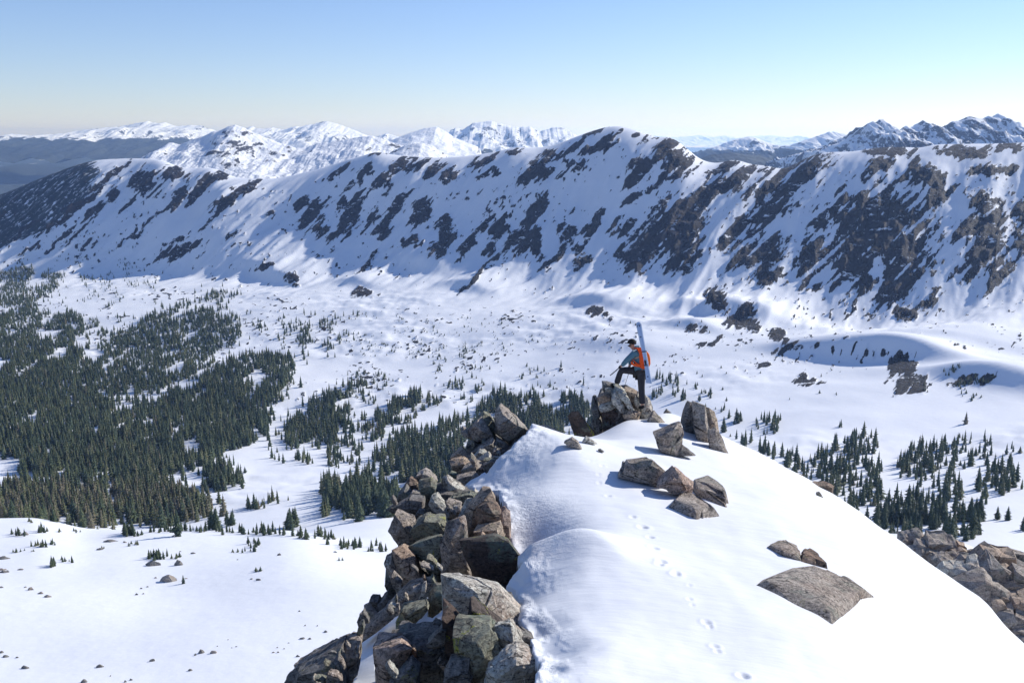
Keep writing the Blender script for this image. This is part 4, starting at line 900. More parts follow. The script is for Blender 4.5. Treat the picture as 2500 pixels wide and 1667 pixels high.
boulder('little dark tip of rock between the crag and the tall rock', ZD, [(1062,1016),(1092,975),(1135,1012)], 26.0, 'dark')
# ---- rocks melting out of the snow on the right
boulder('layered dark rock at the left of the cluster in mid slope', ZE, [(198,356),(258,322),(238,290),(270,258),(440,238),(452,280),(522,310),(575,352),(505,440),(400,415)], None, 'grey', [(300,310,.16),(430,270,.14),(420,370,.2)], rough=0.03)
boulder('orange tinged block in the middle of the mid slope cluster', ZE, [(495,435),(570,360),(628,308),(745,378),(765,412),(745,490),(690,520),(570,470)], None, 'pink', [(600,380,.25),(700,420,.3),(640,470,.2)], rough=0.03)
boulder('ragged dark rock at the right of the mid slope cluster', ZE, [(745,412),(862,386),(855,430),(925,460),(992,530),(1048,612),(940,580),(830,530),(750,490)], None, 'grey', rough=0.03, lie=0.22)
boulder('low mottled rock at the front of the mid slope cluster', ZE, [(603,595),(680,548),(680,508),(762,528),(862,588),(945,640),(970,672),(880,690),(800,690)], None, 'grey', rough=0.03, lie=0.2)
boulder('small peaked rock above the largest flat rock on the right slope', ZE, [(1315,897),(1460,852),(1552,888),(1585,942),(1588,1002),(1440,962)], None, 'grey', lie=0.25)
boulder('reddish wedge rock beside the small peaked rock', ZE, [(1578,965),(1610,922),(1692,948),(1800,1068),(1700,1055),(1590,1012)], None, 'rust', lie=0.25)
boulder('largest flat grey rock lying in the right snow slope', ZE, [(1225,1182),(1290,1138),(1420,1100),(1550,1068),(1790,1062),(1875,1108),(1995,1180),(2055,1240),(2118,1272),(2035,1338),(1950,1410),(1812,1480),(1640,1365),(1500,1292)], None, 'grey', rough=0.02, lie=0.10)
boulder('rusty sliver of rock on the right snow skyline', ZE, [(1512,334),(1590,342),(1640,410),(1600,400),(1560,370)], 22.4, 'rust')
boulder('rusty lichened stone perched on the right snow edge', ZE, [(1695,412),(1790,402),(1835,430),(1825,498),(1740,448)], 21.0, 'rust')
boulder('tiny dark triangular stone below the perched rusty stone', ZE, [(1707,482),(1730,473),(1758,518)], None, 'dark')

# ---- broken outcrop on the spur at the right edge: a crag of many fitted blocks
outc = empty('outcrop', at(2400, 1500, 44.5))
tag(outc, 'cracked grey rock outcrop of rounded blocks at the right edge below the snow spur', 'outcrop')
rng = random.Random(77)
EX = lambda p: (2050 + 0.2551 * p[0], 1200 + 0.2551 * p[1])
out_poly = [EX(p) for p in [(590,450),(640,445),(790,500),(860,520),(1000,500),(1180,560),(1260,600),(1340,650),(1500,690),(1600,740),(1900,860),(1900,1620),(1560,1250),(1330,980),(1180,890),(950,730),(780,600)]]
gaps = [[EX(p) for p in [(800,505),(830,510),(860,590),(840,590)]], [EX(p) for p in [(870,590),(960,560),(1060,560),(1110,590),(1120,640),(1080,680),(1060,640),(980,600),(970,640)]]]
cells = []
tries = 0
while len(cells) < 130 and tries < 9000:
    tries += 1
    x = rng.uniform(2195, 2530); y = rng.uniform(1312, 1620)
    if not bool(inpoly(np.array([x]), np.array([y]), out_poly)[0]) or any(bool(inpoly(np.array([x]), np.array([y]), g_)[0]) for g_ in gaps): continue
    sz = rng.uniform(13, 40) * (0.7 if y < 1370 else 1.0)
    if any(math.hypot((x - c[0]) * 0.85, y - c[1]) < 0.62 * (sz + c[2]) for c in cells): continue
    cells.append((x, y, sz))
for k, (x, y, sz) in enumerate(cells):
    Yb = float(np.interp(y, [1300, 1340, 1400, 1470, 1570, 1620], [52, 49.5, 47.0, 45.2, 43.4, 42.8])) + 0.05
    s = sz * 2.1 / FP * Yb
    pts = []
    tilt = rng.uniform(-0.5, 0.2)
    t0 = rng.uniform(0, 6.28)
    for j in range(10):
        th = t0 + 2 * math.pi * (j % 5) / 5 + rng.uniform(-.3, .3)
        rr = s * rng.uniform(0.85, 1.2)
        dy = -0.3 * s if j < 5 else 0.7 * s
        f = 0.88 if j < 5 else 1.0
        u, w = rr * f * 1.25 * math.cos(th), rr * f * 0.85 * math.sin(th) - (0.12 * s if j < 5 else 0)
        pts.append(Vector((u * math.cos(tilt) - w * math.sin(tilt), dy + rng.uniform(-.1, .1) * s, u * math.sin(tilt) + w * math.cos(tilt))))
    me = hull_mesh('block', pts, MR[rng.choice(['grey', 'grey', 'pale', 'tan', 'grey'])], 3000 + k, 0.05, cuts=3, chips=1, cracks=2 if sz > 16 else 1)
    o = link('block', me, outc)
    o.location = at(x, y, Yb) - outc.location
ridge_pts = [((2480, 1352), 60), ((2468, 1362), 14)]
boulder('dark flat rocks at the far right end of the snow spur', ZP, [(2455,1352),(2470,1346),(2510,1352),(2530,1366),(2500,1372),(2470,1366)], 51.5, 'grey')
boulder('dark thin ledge just under the far right end of the spur', ZP, [(2462,1362),(2490,1368),(2530,1390),(2510,1396),(2480,1378)], 50.2, 'dark')

# ---- stones scattered over the white bowl on the left
SB = [(61,1301,24,9,'dark rock under the small trees at the far left of the bowl'), (375,1372,46,15,'long boulder under the largest tree clump in the bowl'), (437,1372,28,14,'slanting boulder right of the largest tree clump'), (412,1409,48,18,'lumpy boulder beside the single tree in the bowl'), (10,1361,40,5,None), (12,1394,30,5,None), (5,1389,26,4,None), (50,1389,18,3,None), (62,1432,9,3,None), (76,1435,18,9,'knobbly rock at the top of the dark rock streak'), (100,1446,20,5,None), (118,1454,22,6,None), (3,1432,14,4,None), (4,1590,14,6,None), (14,1600,20,6,None), (42,1603,9,4,None), (62,1626,26,9,'slanted flat rock near the lower left corner'), (245,1624,22,7,None), (205,1660,20,10,'round dark stone at the bottom edge of the bowl'), (372,1609,17,8,'pointed stone low in the middle of the bowl'), (465,1634,15,5,None), (492,1588,20,10,'round stone with a flat neighbour in the bowl'), (522,1590,22,7,None), (477,1596,7,6,None), (306,1661,8,7,None), (320,1657,10,5,None), (333,1449,10,5,None), (345,1435,8,3,None), (360,1431,7,3,None), (350,1448,7,3,None), (614,1412,10,3,None), (632,1413,18,5,None), (682,1352,12,6,'oval stone near the bench edge'), (743,1312,16,7,'boulder on the bench edge by the trees'), (818,1346,12,4,None), (731,1490,7,4,None), (738,1556,17,6,None), (757,1557,11,5,None), (795,1540,12,5,None), (679,1590,8,5,None), (668,1591,10,3,None), (728,1599,13,6,None), (531,1576,5,2,None), (577,1577,7,2,None), (557,1560,5,2,None), (566,1580,4,2,None), (270,1320,46,4,'long dark streak of bare rock high in the bowl'), (245,1339,20,5,None), (305,1322,12,4,None), (705,1568,7,2,None), (677,1579,5,3,None), (694,1582,5,3,None), (745,1525,5,4,None), (775,1526,5,3,None), (380,1409,8,4,None), (455,1411,10,2,None), (580,1365,5,2,None), (440,1345,7,2,None), (472,1349,15,4,None), (270,1648,4,4,None)]
seen = 0
for k, (x, y, w, h, lab) in enumerate(SB):
    g = ground(x, y + h * 0.5)
    if g is None: continue
    gx, gy, gz = g
    u = w / FP * gy * 0.5; hh = h / FP * gy
    rng = random.Random(500 + k)
    pts = []
    for j in range(14):
        th = rng.uniform(0, 2 * math.pi); zz = rng.uniform(-0.6, 1.0)
        rad = math.sqrt(max(0.1, 1 - max(zz, 0) ** 2)) * rng.uniform(0.75, 1.0)
        pts.append(Vector((u * rad * math.cos(th), u * 0.7 * rad * math.sin(th), hh * zz)))
    pts += [Vector((-u, 0, 0)), Vector((u, 0, -0.2 * hh)), Vector((rng.uniform(-.4, .4) * u, 0, hh * 1.05))]
    me = hull_mesh('stone', pts, MR[rng.choice(['dark', 'grey', 'dark'])], 700 + k, 0.05, cuts=3, chips=2, cracks=0)
    o = link('stone', me); o.location = (gx, gy, gz)
    o.rotation_euler.y = rng.uniform(-0.1, 0.35) * (1 if w > 2 * h else 0)
    tag(o, lab or 'small dark stone lying loose on the snow of the white bowl', 'stone', 'stones scattered over the white bowl')

# ---- broken small stone wedged everywhere between the big blocks of the left flank
rng = random.Random(91)
FL = [[(1085,1080),(1150,1030),(1250,1090),(1190,1150),(1120,1200),(1080,1170)], [(950,1200),(1080,1180),(1180,1200),(1230,1260),(1100,1290),(960,1280)], [(950,1300),(1100,1260),(1240,1320),(1200,1400),(1090,1420),(960,1430)], [(880,1480),(960,1440),(1060,1440),(960,1500),(880,1560)], [(1060,1480),(1090,1400),(1280,1500),(1330,1640),(1300,1690),(940,1690),(950,1590),(1060,1560)], [(710,1690),(800,1590),(880,1560),(870,1610),(820,1690)]]
for pi, poly in enumerate(FL):
    n = 0
    x0, x1 = min(p[0] for p in poly), max(p[0] for p in poly); y0, y1 = min(p[1] for p in poly), max(p[1] for p in poly)
    while n < 9:
        x, y = rng.uniform(x0, x1), rng.uniform(y0, y1)
        if not bool(inpoly(np.array([x]), np.array([y]), poly)[0]): continue
        n += 1
        ln = rng.uniform(16, 44); wd = ln * rng.uniform(0.22, 0.42); th = R(rng.choice([62, 55, 70, 80, 100, 20, 35]) + rng.uniform(-12, 12))
        ux, uy = math.cos(th), math.sin(th)
        ol_ = []
        for u, w in ((-1, -0.2), (-0.8, 0.9), (0.1, 1.0), (0.8, 0.8), (1.05, 0.1), (0.7, -0.9), (-0.2, -1.0)):
            u = u * ln * 0.5 * rng.uniform(.85, 1.1); w = w * wd * 0.5 * rng.uniform(.75, 1.15)
            ol_.append((x + u * ux - w * uy, y + u * uy + w * ux))
        boulder('thin broken splinter of stone wedged ' + ['in the upper boulder heap', 'at the top of the middle heap under the tower', 'beside the tall grey column', 'above the long dark slab', 'among the lowest big blocks beside the snow', 'between the bottom left boulders'][pi], ZP, ol_, yd(y) + rng.uniform(-0.3, 0.35), rng.choice(['grey', 'dark', 'tan', 'pale', 'lichen', 'grey']), rough=0.03, chips=1, cracks=1, name='stone_splinter', cat='stone', group='stone splinters of the rocky left flank')
# ================================================================ conifers
def conifer(seed, tiers, blades, spread, trunk=True):
    """spruce of height 1: tapered trunk, tiers of drooping branch fans. Returns (verts, faces, tone) for crown and trunk"""
    rng = random.Random(seed)
    V = []; F = []; T = []
    def tri(a, b, c, t):
        n = len(V); V.extend([a, b, c]); F.append((n, n + 1, n + 2)); T.extend(t)
    lean = rng.uniform(0.6, 1.15)
    for k in range(tiers):
        f = k / (tiers - 1)
        h = 0.07 + 0.9 * f ** 0.92
        r = spread * ((1 - f) ** 0.85 * 0.95 + 0.05) * rng.uniform(0.78, 1.15) * (0.8 if f < 0.12 else 1)
        ph = rng.uniform(0, 6.3)
        for b in range(blades):
            if rng.random() < 0.08: continue
            th = ph + 2 * math.pi * b / blades + rng.uniform(-.2, .2)
            rr = r * rng.uniform(0.7, 1.15)
            dr = rr * rng.uniform(0.35, 0.75)
            wd = 0.62 * 2 * math.pi / blades
            c0 = (0.0, 0.0, h + 0.05 * lean)
            m1 = (rr * 0.72 * math.cos(th - wd), rr * 0.72 * math.sin(th - wd), h - dr * 0.75)
            m2 = (rr * 0.72 * math.cos(th + wd), rr * 0.72 * math.sin(th + wd), h - dr * 0.75)
            tp = (rr * 1.1 * math.cos(th), rr * 1.1 * math.sin(th), h - dr * 0.9)
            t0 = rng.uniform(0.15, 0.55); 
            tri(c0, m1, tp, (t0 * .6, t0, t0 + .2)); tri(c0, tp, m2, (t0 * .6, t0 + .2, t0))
    n = len(V)
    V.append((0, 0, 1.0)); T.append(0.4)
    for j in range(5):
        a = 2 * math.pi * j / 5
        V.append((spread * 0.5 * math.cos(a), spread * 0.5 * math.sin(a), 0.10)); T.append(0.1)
    for j in range(5): F.append((n, n + 1 + j, n + 1 + (j + 1) % 5))
    TV = []; TF = []
    if trunk:
        for z, r in ((-0.06, 0.022), (0.5, 0.012), (0.93, 0.003)):
            for j in range(5):
                a = 2 * math.pi * j / 5
                TV.append((r * math.cos(a), r * math.sin(a), z))
        for q in range(2):
            for j in range(5):
                TF.append((q * 5 + j, q * 5 + (j + 1) % 5, q * 5 + 5 + (j + 1) % 5)); TF.append((q * 5 + j, q * 5 + 5 + (j + 1) % 5, q * 5 + 5 + j))
    return (np.array(V), np.array(F, np.int32), np.array(T)), (np.array(TV), np.array(TF, np.int32))
PROTO = []
for k in range(8):
    cr, tr = conifer(40 + k, 15, 8, [0.15, 0.17, 0.13, 0.19, 0.16, 0.14, 0.21, 0.18][k])
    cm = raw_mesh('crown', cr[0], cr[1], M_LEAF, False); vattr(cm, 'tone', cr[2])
    tm = raw_mesh('trunk', tr[0], tr[1], M_BARK, True)
    PROTO.append((cm, tm))
LOWP2 = [conifer(180 + k, 5, 4, [0.17, 0.19, 0.15, 0.21][k], False)[0] for k in range(4)]
LOWP = [conifer(80 + k, 8, 5, [0.16, 0.18, 0.14, 0.20, 0.17, 0.15][k], False)[0] for k in range(6)]

S1 = zc(0, 600, 0.41456); S2 = zc(800, 650, 0.38272); S3 = zc(1700, 750, 0.41451); S8 = zc(0, 1200, 0.40391)
# (polygon, how many, height in metres low..high, description)
FOREST = [
    (ZP([(-60,650),(75,642),(90,655),(60,700),(20,760),(-60,800)]), 1282, 8, 13, 'left'),
    (ZP([(-60,800),(60,720),(130,668),(160,672),(150,700),(70,770),(-60,830)]), 986, 8, 13, 'left'),
    (ZP([(-60,838),(60,790),(110,757),(186,762),(190,830),(205,870),(186,905),(110,950),(-60,985)]), 3057, 9, 14, 'left'),
    (S1([(430,700),(560,600),(700,520),(900,400),(1180,310),(1330,255),(1410,265),(1220,420),(1320,420),(1450,480),(1300,600),(1240,700),(1000,830),(830,880),(750,880),(590,870),(450,770)]), 3210, 9, 14, 'left'),
    (S1([(-140,930),(250,850),(420,740),(600,890),(620,915),(800,905),(900,940),(1250,735),(1450,650),(1600,640),(1700,640),(1740,720),(1690,820),(1640,930),(1560,1000),(1600,1060),(1500,1110),(1550,1130),(1440,1200),(1250,1270),(1150,1310),(1050,1350),(950,1370),(880,1330),(720,1310),(600,1340),(480,1330),(300,1380),(180,1350),(100,1260),(-140,1240)]), 6380, 11, 17, 'left'),
    (S1([(-140,1450),(100,1410),(300,1450),(320,1400),(450,1340),(600,1350),(720,1330),(900,1370),(1000,1420),(1150,1470),(1240,1530),(1220,1600),(1100,1660),(-140,1660)]), 1550, 11, 17, 'low'),
    (S1([(1640,1170),(1700,1050),(1800,980),(1900,860),(2050,870),(2040,960),(1960,1080),(1850,1150),(1720,1200)]), 520, 10, 15, 'mid'),
    (S1([(1180,1420),(1250,1340),(1330,1300),(1440,1340),(1420,1370),(1290,1450)]), 150, 10, 15, 'low'),
    (S2([(480,1400),(250,1280),(350,1170),(440,1080),(620,1030),(850,980),(1000,980),(1250,1000),(1500,1040),(1500,1200),(1100,1450),(700,1450)]), 1440, 12, 18, 'mid'),
    (S2([(-20,1450),(130,1370),(250,1370),(380,1440),(440,1460),(400,1600),(-40,1600)]), 380, 12, 18, 'mid'),
    (S2([(960,980),(1000,870),(1050,780),(1140,850),(1230,850),(1330,860),(1440,920),(1430,990),(1330,1050),(1150,980),(1050,950)]), 340, 11, 17, 'mid'),
    (S2([(1480,940),(1550,850),(1620,830),(1680,920),(1720,920),(1700,1080),(1560,1080),(1420,1050)]), 220, 11, 17, 'mid'),
    (S2([(120,750),(200,730),(260,760),(240,780),(180,800)]), 44, 9, 14, 'mid'),
    (S2([(240,1080),(300,980),(420,900),(560,810),(600,820),(500,940),(380,1000),(350,1100),(280,1120)]), 240, 11, 16, 'mid'),
    (S2([(-20,800),(120,800),(140,870),(130,1000),(60,1090),(-20,1110)]), 220, 10, 15, 'mid'),
    (S3([(470,910),(570,870),(680,860),(760,880),(870,820),(900,760),(1000,720),(1090,810),(1090,1010),(1090,1130),(1000,1190),(950,1230),(800,1100),(650,1030)]), 232, 8, 15, 'right'),
    (S3([(1190,880),(1330,820),(1450,820),(1600,910),(1570,960),(1620,1110),(1560,1160),(1400,1080),(1300,1060),(1200,1000)]), 126, 8, 15, 'right'),
    (S3([(1050,1290),(1080,1200),(1130,1130),(1220,1100),(1280,1090),(1320,1150),(1400,1120),(1560,1190),(1570,1260),(1700,1210),(1690,1290),(1640,1350),(1560,1420),(1350,1390),(1150,1360)]), 157, 9, 16, 'right'),
    (S3([(1710,970),(1760,930),(1860,900),(1880,1000),(1890,1070),(1800,1110),(1700,1130)]), 46, 8, 15, 'right'),
    (S3([(370,735),(420,670),(490,650),(500,710),(480,770),(410,770)]), 26, 9, 14, 'right'),
    # thin edges and scattered trees
    (S1([(250,400),(400,250),(600,150),(760,70),(800,120),(860,170),(930,240),(700,330),(500,400),(480,330)]), 172, 6, 11, 'scatter'),
    (S1([(480,440),(750,380),(720,480),(560,560),(470,540)]), 69, 8, 12, 'scatter'),
    (S1([(1150,500),(1450,400),(1600,380),(1760,420),(1980,420),(1980,640),(1700,640),(1500,520),(1300,600)]), 195, 6, 12, 'scatter'),
    (S1([(1850,420),(1990,380),(2120,480),(1980,560),(1960,660),(1860,640)]), 39, 9, 14, 'scatter'),
    (S1([(1750,480),(1850,520),(1840,640),(1750,660)]), 39, 9, 14, 'scatter'),
    (S2([(0,400),(250,260),(520,340),(900,330),(1000,330),(1420,400),(1450,520),(1200,560),(900,600),(600,600),(300,600),(100,560)]), 330, 2.0, 5.0, 'scatter'),
    (S2([(640,580),(800,500),(960,560),(1100,620),(1060,660),(860,700),(700,700)]), 69, 4, 8, 'scatter'),
    (S2([(120,700),(380,640),(380,880),(120,880)]), 69, 5, 11, 'scatter'),
    (S2([(420,980),(900,700),(1000,740),(960,860),(700,900),(450,1040),(200,1150),(180,1100)]), 126, 6, 12, 'scatter'),
    (S2([(0,1130),(250,1080),(240,1220),(0,1350)]), 57, 7, 13, 'scatter'),
    (S2([(1180,620),(1560,620),(1500,780),(1300,800),(1180,740)]), 23, 6, 12, 'scatter'),
    (S1([(1600,1220),(1980,1100),(2170,1000),(2170,1200),(1900,1290),(1650,1280)]), 103, 8, 14, 'scatter'),
    (S1([(1150,1440),(1500,1300),(1450,1380),(1330,1480),(1240,1500)]), 46, 8, 14, 'scatter'),
    (S1([(1440,1520),(1520,1460),(1620,1490),(1600,1540),(1480,1568)]), 30, 7, 12, 'scatter'),
    (S3([(0,480),(250,640),(420,640),(330,800),(160,760),(0,600)]), 18, 5, 11, 'scatter'),
    (S3([(1400,380),(1560,340),(1750,420),(1680,500),(1560,540),(1500,420)]), 80, 3, 6, 'scatter'),
    (S3([(240,780),(420,760),(470,880),(380,880)]), 16, 8, 13, 'scatter'),
    (S3([(1480,760),(1680,740),(1760,820),(1900,800),(1930,900),(1620,900),(1500,880)]), 39, 6, 12, 'scatter'),
    (S3([(840,720),(940,700),(960,770),(860,790)]), 16, 6, 10, 'scatter'),
    (S3([(1650,950),(1720,960),(1720,1230),(1640,1250)]), 12, 10, 16, 'scatter'),
    (ZP([(1640,930),(1740,900),(1780,960),(1690,1000),(1640,990)]), 18, 6, 11, 'scatter'),
    (ZP([(1580,900),(1640,890),(1660,960),(1600,1000),(1585,960)]), 34, 9, 14, 'scatter'),
    (ZP([(0,600),(250,560),(330,600),(200,660),(80,660)]), 57, 5, 9, 'scatter'),
    (ZP([(1480,740),(2000,800),(2400,980),(2200,1000),(1900,960),(1600,860)]), 46, 2.5, 5, 'scatter'),
]
rng = random.Random(5)
trees = []      # px, x, y, z, height, region, clump label
for fi, (poly, cnt, h0, h1, reg) in enumerate(FOREST):
    x0, x1 = min(p[0] for p in poly), max(p[0] for p in poly); y0, y1 = min(p[1] for p in poly), max(p[1] for p in poly)
    n = 0; tr = 0
    while n < cnt and tr < cnt * 12:
        m = 400
        xs = np.array([rng.uniform(x0, x1) for _ in range(m)]); ys = np.array([rng.uniform(y0, y1) for _ in range(m)])
        ok = inpoly(xs + 26 * fbm(xs / 45, ys / 30, 15, 3), ys + 15 * fbm(xs / 45, ys / 30, 19, 3), poly)
        for x, y, k in zip(xs, ys, ok):
            tr += 1
            if not k or n >= cnt: continue
            if rng.random() < 0.14: x += rng.gauss(0, 24); y += rng.gauss(0, 11)
            g = ground(x, y, 480 if y < 1300 else 150)
            if g is None: continue
            if reg == 'scatter' and pn(np.array([x / 40.0]), np.array([y / 28.0]), 7)[0] < 0.02: continue
            if reg != 'scatter' and pn(np.array([(x * .8 - y * .5) / 70.0]), np.array([(x * .5 + y * .9) / 22.0]), 11)[0] < -0.40: continue
            h = rng.uniform(h0 * 0.72, h1 * 0.95) * (1.0 if rng.random() > 0.35 else rng.uniform(0.4, 0.85))
            trees.append((x, y, g[0], g[1], g[2], h, (reg, fi), None)); n += 1
# trees along the edge of the white bowl and in small clumps on it: px, py, count, spread x, y, height px low..high, label
CL = [
    (36,1307,5,14,4,12,22,'small spruce in the clump by the rock at the far left of the bowl'), (107,1299,8,18,3,12,26,'small spruce in the clump just below the bowl edge at far left'), (91,1333,6,16,4,12,24,'small spruce in the second clump down at the left of the bowl'), (128,1328,4,8,3,8,18,'small spruce in the clump right of the second clump on the bowl'), (44,1346,5,14,3,8,14,'tiny spruce in the low row at the far left of the bowl'), (80,1347,3,8,2,5,8,'tiny spruce in the pair of bushes left of the bowl centre'), (128,1383,5,8,4,18,28,'bushy spruce in the dark round clump at the left of the bowl'), (155,1369,5,14,3,8,16,'little spruce in the thin row right of the round clump'), (176,1374,2,3,2,14,20,'little spruce standing at the right end of the thin row'), (380,1363,16,24,5,14,26,'small spruce in the largest clump, on the boulders of the bowl'), (436,1362,4,10,3,12,18,'small spruce at the right end of the largest clump'), (448,1424,1,0,0,22,24,'single spruce beside the lumpy boulder in the bowl'), (578,1347,6,16,3,8,15,'little spruce in the low row right of the bowl centre'), (622,1335,14,22,14,10,22,'small spruce in the cluster spilling over the bowl edge'), (630,1393,4,12,2,10,18,'little spruce in the isolated pair below the spilling cluster'), (832,1368,2,6,1,10,16,'little spruce standing alone near the rocky flank'), (800,1330,2,3,2,14,22,'little spruce at the bowl edge near the rocky flank'), (330,1330,5,12,3,8,16,'small spruce in the clump under the bowl edge left of the centre'), (255,1338,3,8,2,6,10,'tiny spruce by the bare rock streak'), (190,1298,5,16,2,6,12,'tiny spruce on the left bowl edge'), (147,1299,2,3,2,9,12,'small spruce standing by itself below the left bowl edge'), (315,1305,12,16,5,26,40,'taller yellowish spruce on the middle of the bowl edge'), (345,1308,6,14,3,10,18,'low bush on the middle of the bowl edge'), (130,1272,4,8,3,24,34,'yellowish spruce on the left bowl edge against the forest'), (75,1275,2,6,2,10,18,'small spruce at the far left of the bowl edge'),
    (640,1302,26,60,5,14,32,'spruce in the row along the right half of the bowl edge'), (760,1312,22,50,5,14,32,'spruce in the row along the right half of the bowl edge'), (860,1335,22,40,6,12,26,'spruce at the right end of the bowl edge row'), (930,1342,10,25,5,12,22,'spruce at the right end of the bowl edge row'), (500,1296,18,70,4,12,30,'spruce in the sparse middle stretch of the bowl edge row'), (430,1296,14,40,4,12,26,'spruce in the sparse middle stretch of the bowl edge row'), (715,1290,8,16,6,40,55,'tallest spruce of the bowl edge row'), (525,1290,5,8,5,40,60,'tall dark spruce behind the middle of the bowl edge'), (560,1282,4,10,5,30,50,'tall dark spruce behind the middle of the bowl edge'),
    (2348,1269,1,0,0,52,54,'single spruce on the snow slope, left of the pair at the right edge'), (2460,1270,1,0,0,36,38,'single spruce nearest the right edge on the snow slope'), (2435,1268,1,0,0,32,36,'second spruce from the right edge on the snow slope'), (2497,1295,2,5,3,30,42,'spruce cut by the right edge of the picture'), (2394,1305,1,0,0,18,20,'thin bare snag below the right grove'), (2423,1338,3,9,2,6,12,'low dark bush on the snow at the right'), (1800,1030,3,5,3,24,40,'spruce standing alone right of the tall rock'), (1768,1055,2,3,2,30,40,'spruce just above the snow edge right of the tall rock'), (1812,1085,5,14,5,18,32,'spruce peeking over the snow edge right of the tall rock'), (1865,1105,6,16,4,24,44,'spruce peeking over the snow edge further right'), (2240,1290,14,40,10,30,56,'spruce just above the snow spur at right'), (2150,1280,10,40,14,30,60,'spruce just above the snow spur at right'), (1670,975,3,6,4,24,36,'spruce left of the tall rock behind the saddle'),
]
for cx, cy, cnt, sx, sy, h0, h1, lab in CL:
    for k in range(cnt):
        x = cx + rng.gauss(0, 0.6) * sx; y = cy + rng.uniform(-1, 1) * sy
        g = ground(x, y, 150 if cx < 1000 else 200)
        if g is None: continue
        hp = rng.uniform(h0, h1)
        trees.append((x, y, g[0], g[1], g[2], hp / FP * math.hypot(g[1], g[2]), 'clump', lab))
# the 290 trees that show largest are individuals, the rest one mass of forest
size_px = [t[5] / math.hypot(t[3], t[4]) for t in trees]
order = sorted(range(len(trees)), key=lambda i: (trees[i][7] is None, -size_px[i]))
lab_i = [i for i in order if trees[i][7] is not None]
indiv = set(lab_i[:185]) | set(sorted((i for i in order if trees[i][7] is None and i not in lab_i), key=lambda i: -size_px[i])[:105])
REGN = {'right': 'spruces of the right groves', 'mid': 'spruces of the stands behind the rocky flank', 'low': 'spruces at the front of the left forest', 'left': 'spruces of the left forest', 'scatter': 'loose trees of the open valley'}
STAND = {8: 'spruce in the large dense stand seen just left of the upper boulder heap', 9: 'spruce in the stand that ends at the meadow beside the middle boulder heap', 10: 'spruce in the stand showing between the upper heap and the crag', 11: 'spruce in the stand right behind the leaning brown slab', 15: 'spruce in the long grove along the right snow skyline', 16: 'spruce in the middle grove of the right valley side', 17: 'spruce in the lowest grove just above the snow spur at right', 18: 'spruce in the grove nearest the right edge', 19: 'spruce in the small dark clump right of the tall rock', 5: 'spruce at the lower front of the left forest above the bowl', 7: 'spruce in the small stand on the meadow right of the left forest', 6: 'spruce in the stand in the middle of the valley', 4: 'spruce deep in the big left forest'}
def stand_label(reg, fi, x, y):
    if fi in STAND: return STAND[fi]
    return 'spruce standing loosely in the open valley ' + ('left of the meadow' if x < 700 else 'above the rocky flank' if x < 1450 else 'behind the crag' if x < 1800 else 'on the right')
SPLIT = {}
for i in sorted(indiv):
    x, y, wx, wy, wz, h, reg, lab = trees[i]
    e = empty('spruce_tree', (wx, wy, wz - 0.1))
    k = rng.randrange(len(PROTO))
    hh = h * 1.02
    wide = hh * (1.5 if (lab and ('bush' in lab or 'clump' in lab)) else rng.uniform(1.2, 1.75))
    for nm, mesh in zip(('crown', 'trunk'), PROTO[k]):
        c = link(nm, mesh, e)
    e.scale = (wide, wide, hh)
    e.rotation_euler = (rng.uniform(-.04, .04), rng.uniform(-.04, .04), rng.uniform(0, 6.28))
    if lab:
        tag(e, lab, 'tree', 'small spruces along the white bowl' if x < 1000 else 'spruces on the right slopes')
    else:
        tag(e, stand_label(reg[0], reg[1], x, y), 'tree', REGN[reg[0]])
VV = []; FF = []; TN = []; off = 0
for i, (x, y, wx, wy, wz, h, reg, lab) in enumerate(trees):
    if i in indiv: continue
    v, f, t = LOWP[rng.randrange(len(LOWP))] if h / wy > 0.0165 else LOWP2[rng.randrange(4)]
    a = rng.uniform(0, 6.28); w = h * rng.uniform(1.15, 1.7) * (1.5 if h < 6 else 1)
    c_, s_ = math.cos(a) * w, math.sin(a) * w
    q = np.empty_like(v)
    q[:, 0] = v[:, 0] * c_ - v[:, 1] * s_ + wx; q[:, 1] = v[:, 0] * s_ + v[:, 1] * c_ + wy; q[:, 2] = v[:, 2] * h + wz - 0.2
    VV.append(q); FF.append(f + off); off += len(v)
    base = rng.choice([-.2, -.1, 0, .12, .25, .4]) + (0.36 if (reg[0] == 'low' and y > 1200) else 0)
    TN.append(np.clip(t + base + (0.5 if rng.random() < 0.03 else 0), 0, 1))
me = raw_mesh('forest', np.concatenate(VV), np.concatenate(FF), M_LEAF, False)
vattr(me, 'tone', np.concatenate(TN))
tag(link('forest', me), 'dark spruce forest covering the valley side', 'forest', kind='stuff')
print('TREES', len(trees), 'individual', len(indiv), 'forest tris', len(me.polygons))
# ================================================================ the skier
M_SKIN = mat_plain('skin', (0.52, 0.30, 0.22), 0.55, 0.12, 30)
M_JACKET = mat_plain('teal_jacket_cloth', (0.10, 0.20, 0.26), 0.7, 0.22, 14)
M_PANTS = mat_plain('dark_grey_trousers', (0.040, 0.040, 0.048), 0.75, 0.3, 18)
M_BLACK = mat_plain('black_plastic', (0.014, 0.014, 0.016), 0.45)
M_CAP = mat_plain('black_cap_cloth', (0.016, 0.016, 0.018), 0.8)
M_ORANGE = mat_plain('orange_pack_cloth', (0.80, 0.10, 0.018), 0.6, 0.12, 16)
M_ORANGE_SUNLIT = mat_plain('sunlit_orange_pack_cloth', (0.88, 0.20, 0.04), 0.6, 0.1, 16)  # sunlight on the pack's right side, painted in as a lighter orange
M_SKI = mat_plain('pale_blue_ski_topsheet', (0.36, 0.48, 0.70), 0.35, 0.12, 6)
M_SKIW = mat_plain('white_ski_base', (0.82, 0.84, 0.87), 0.4)
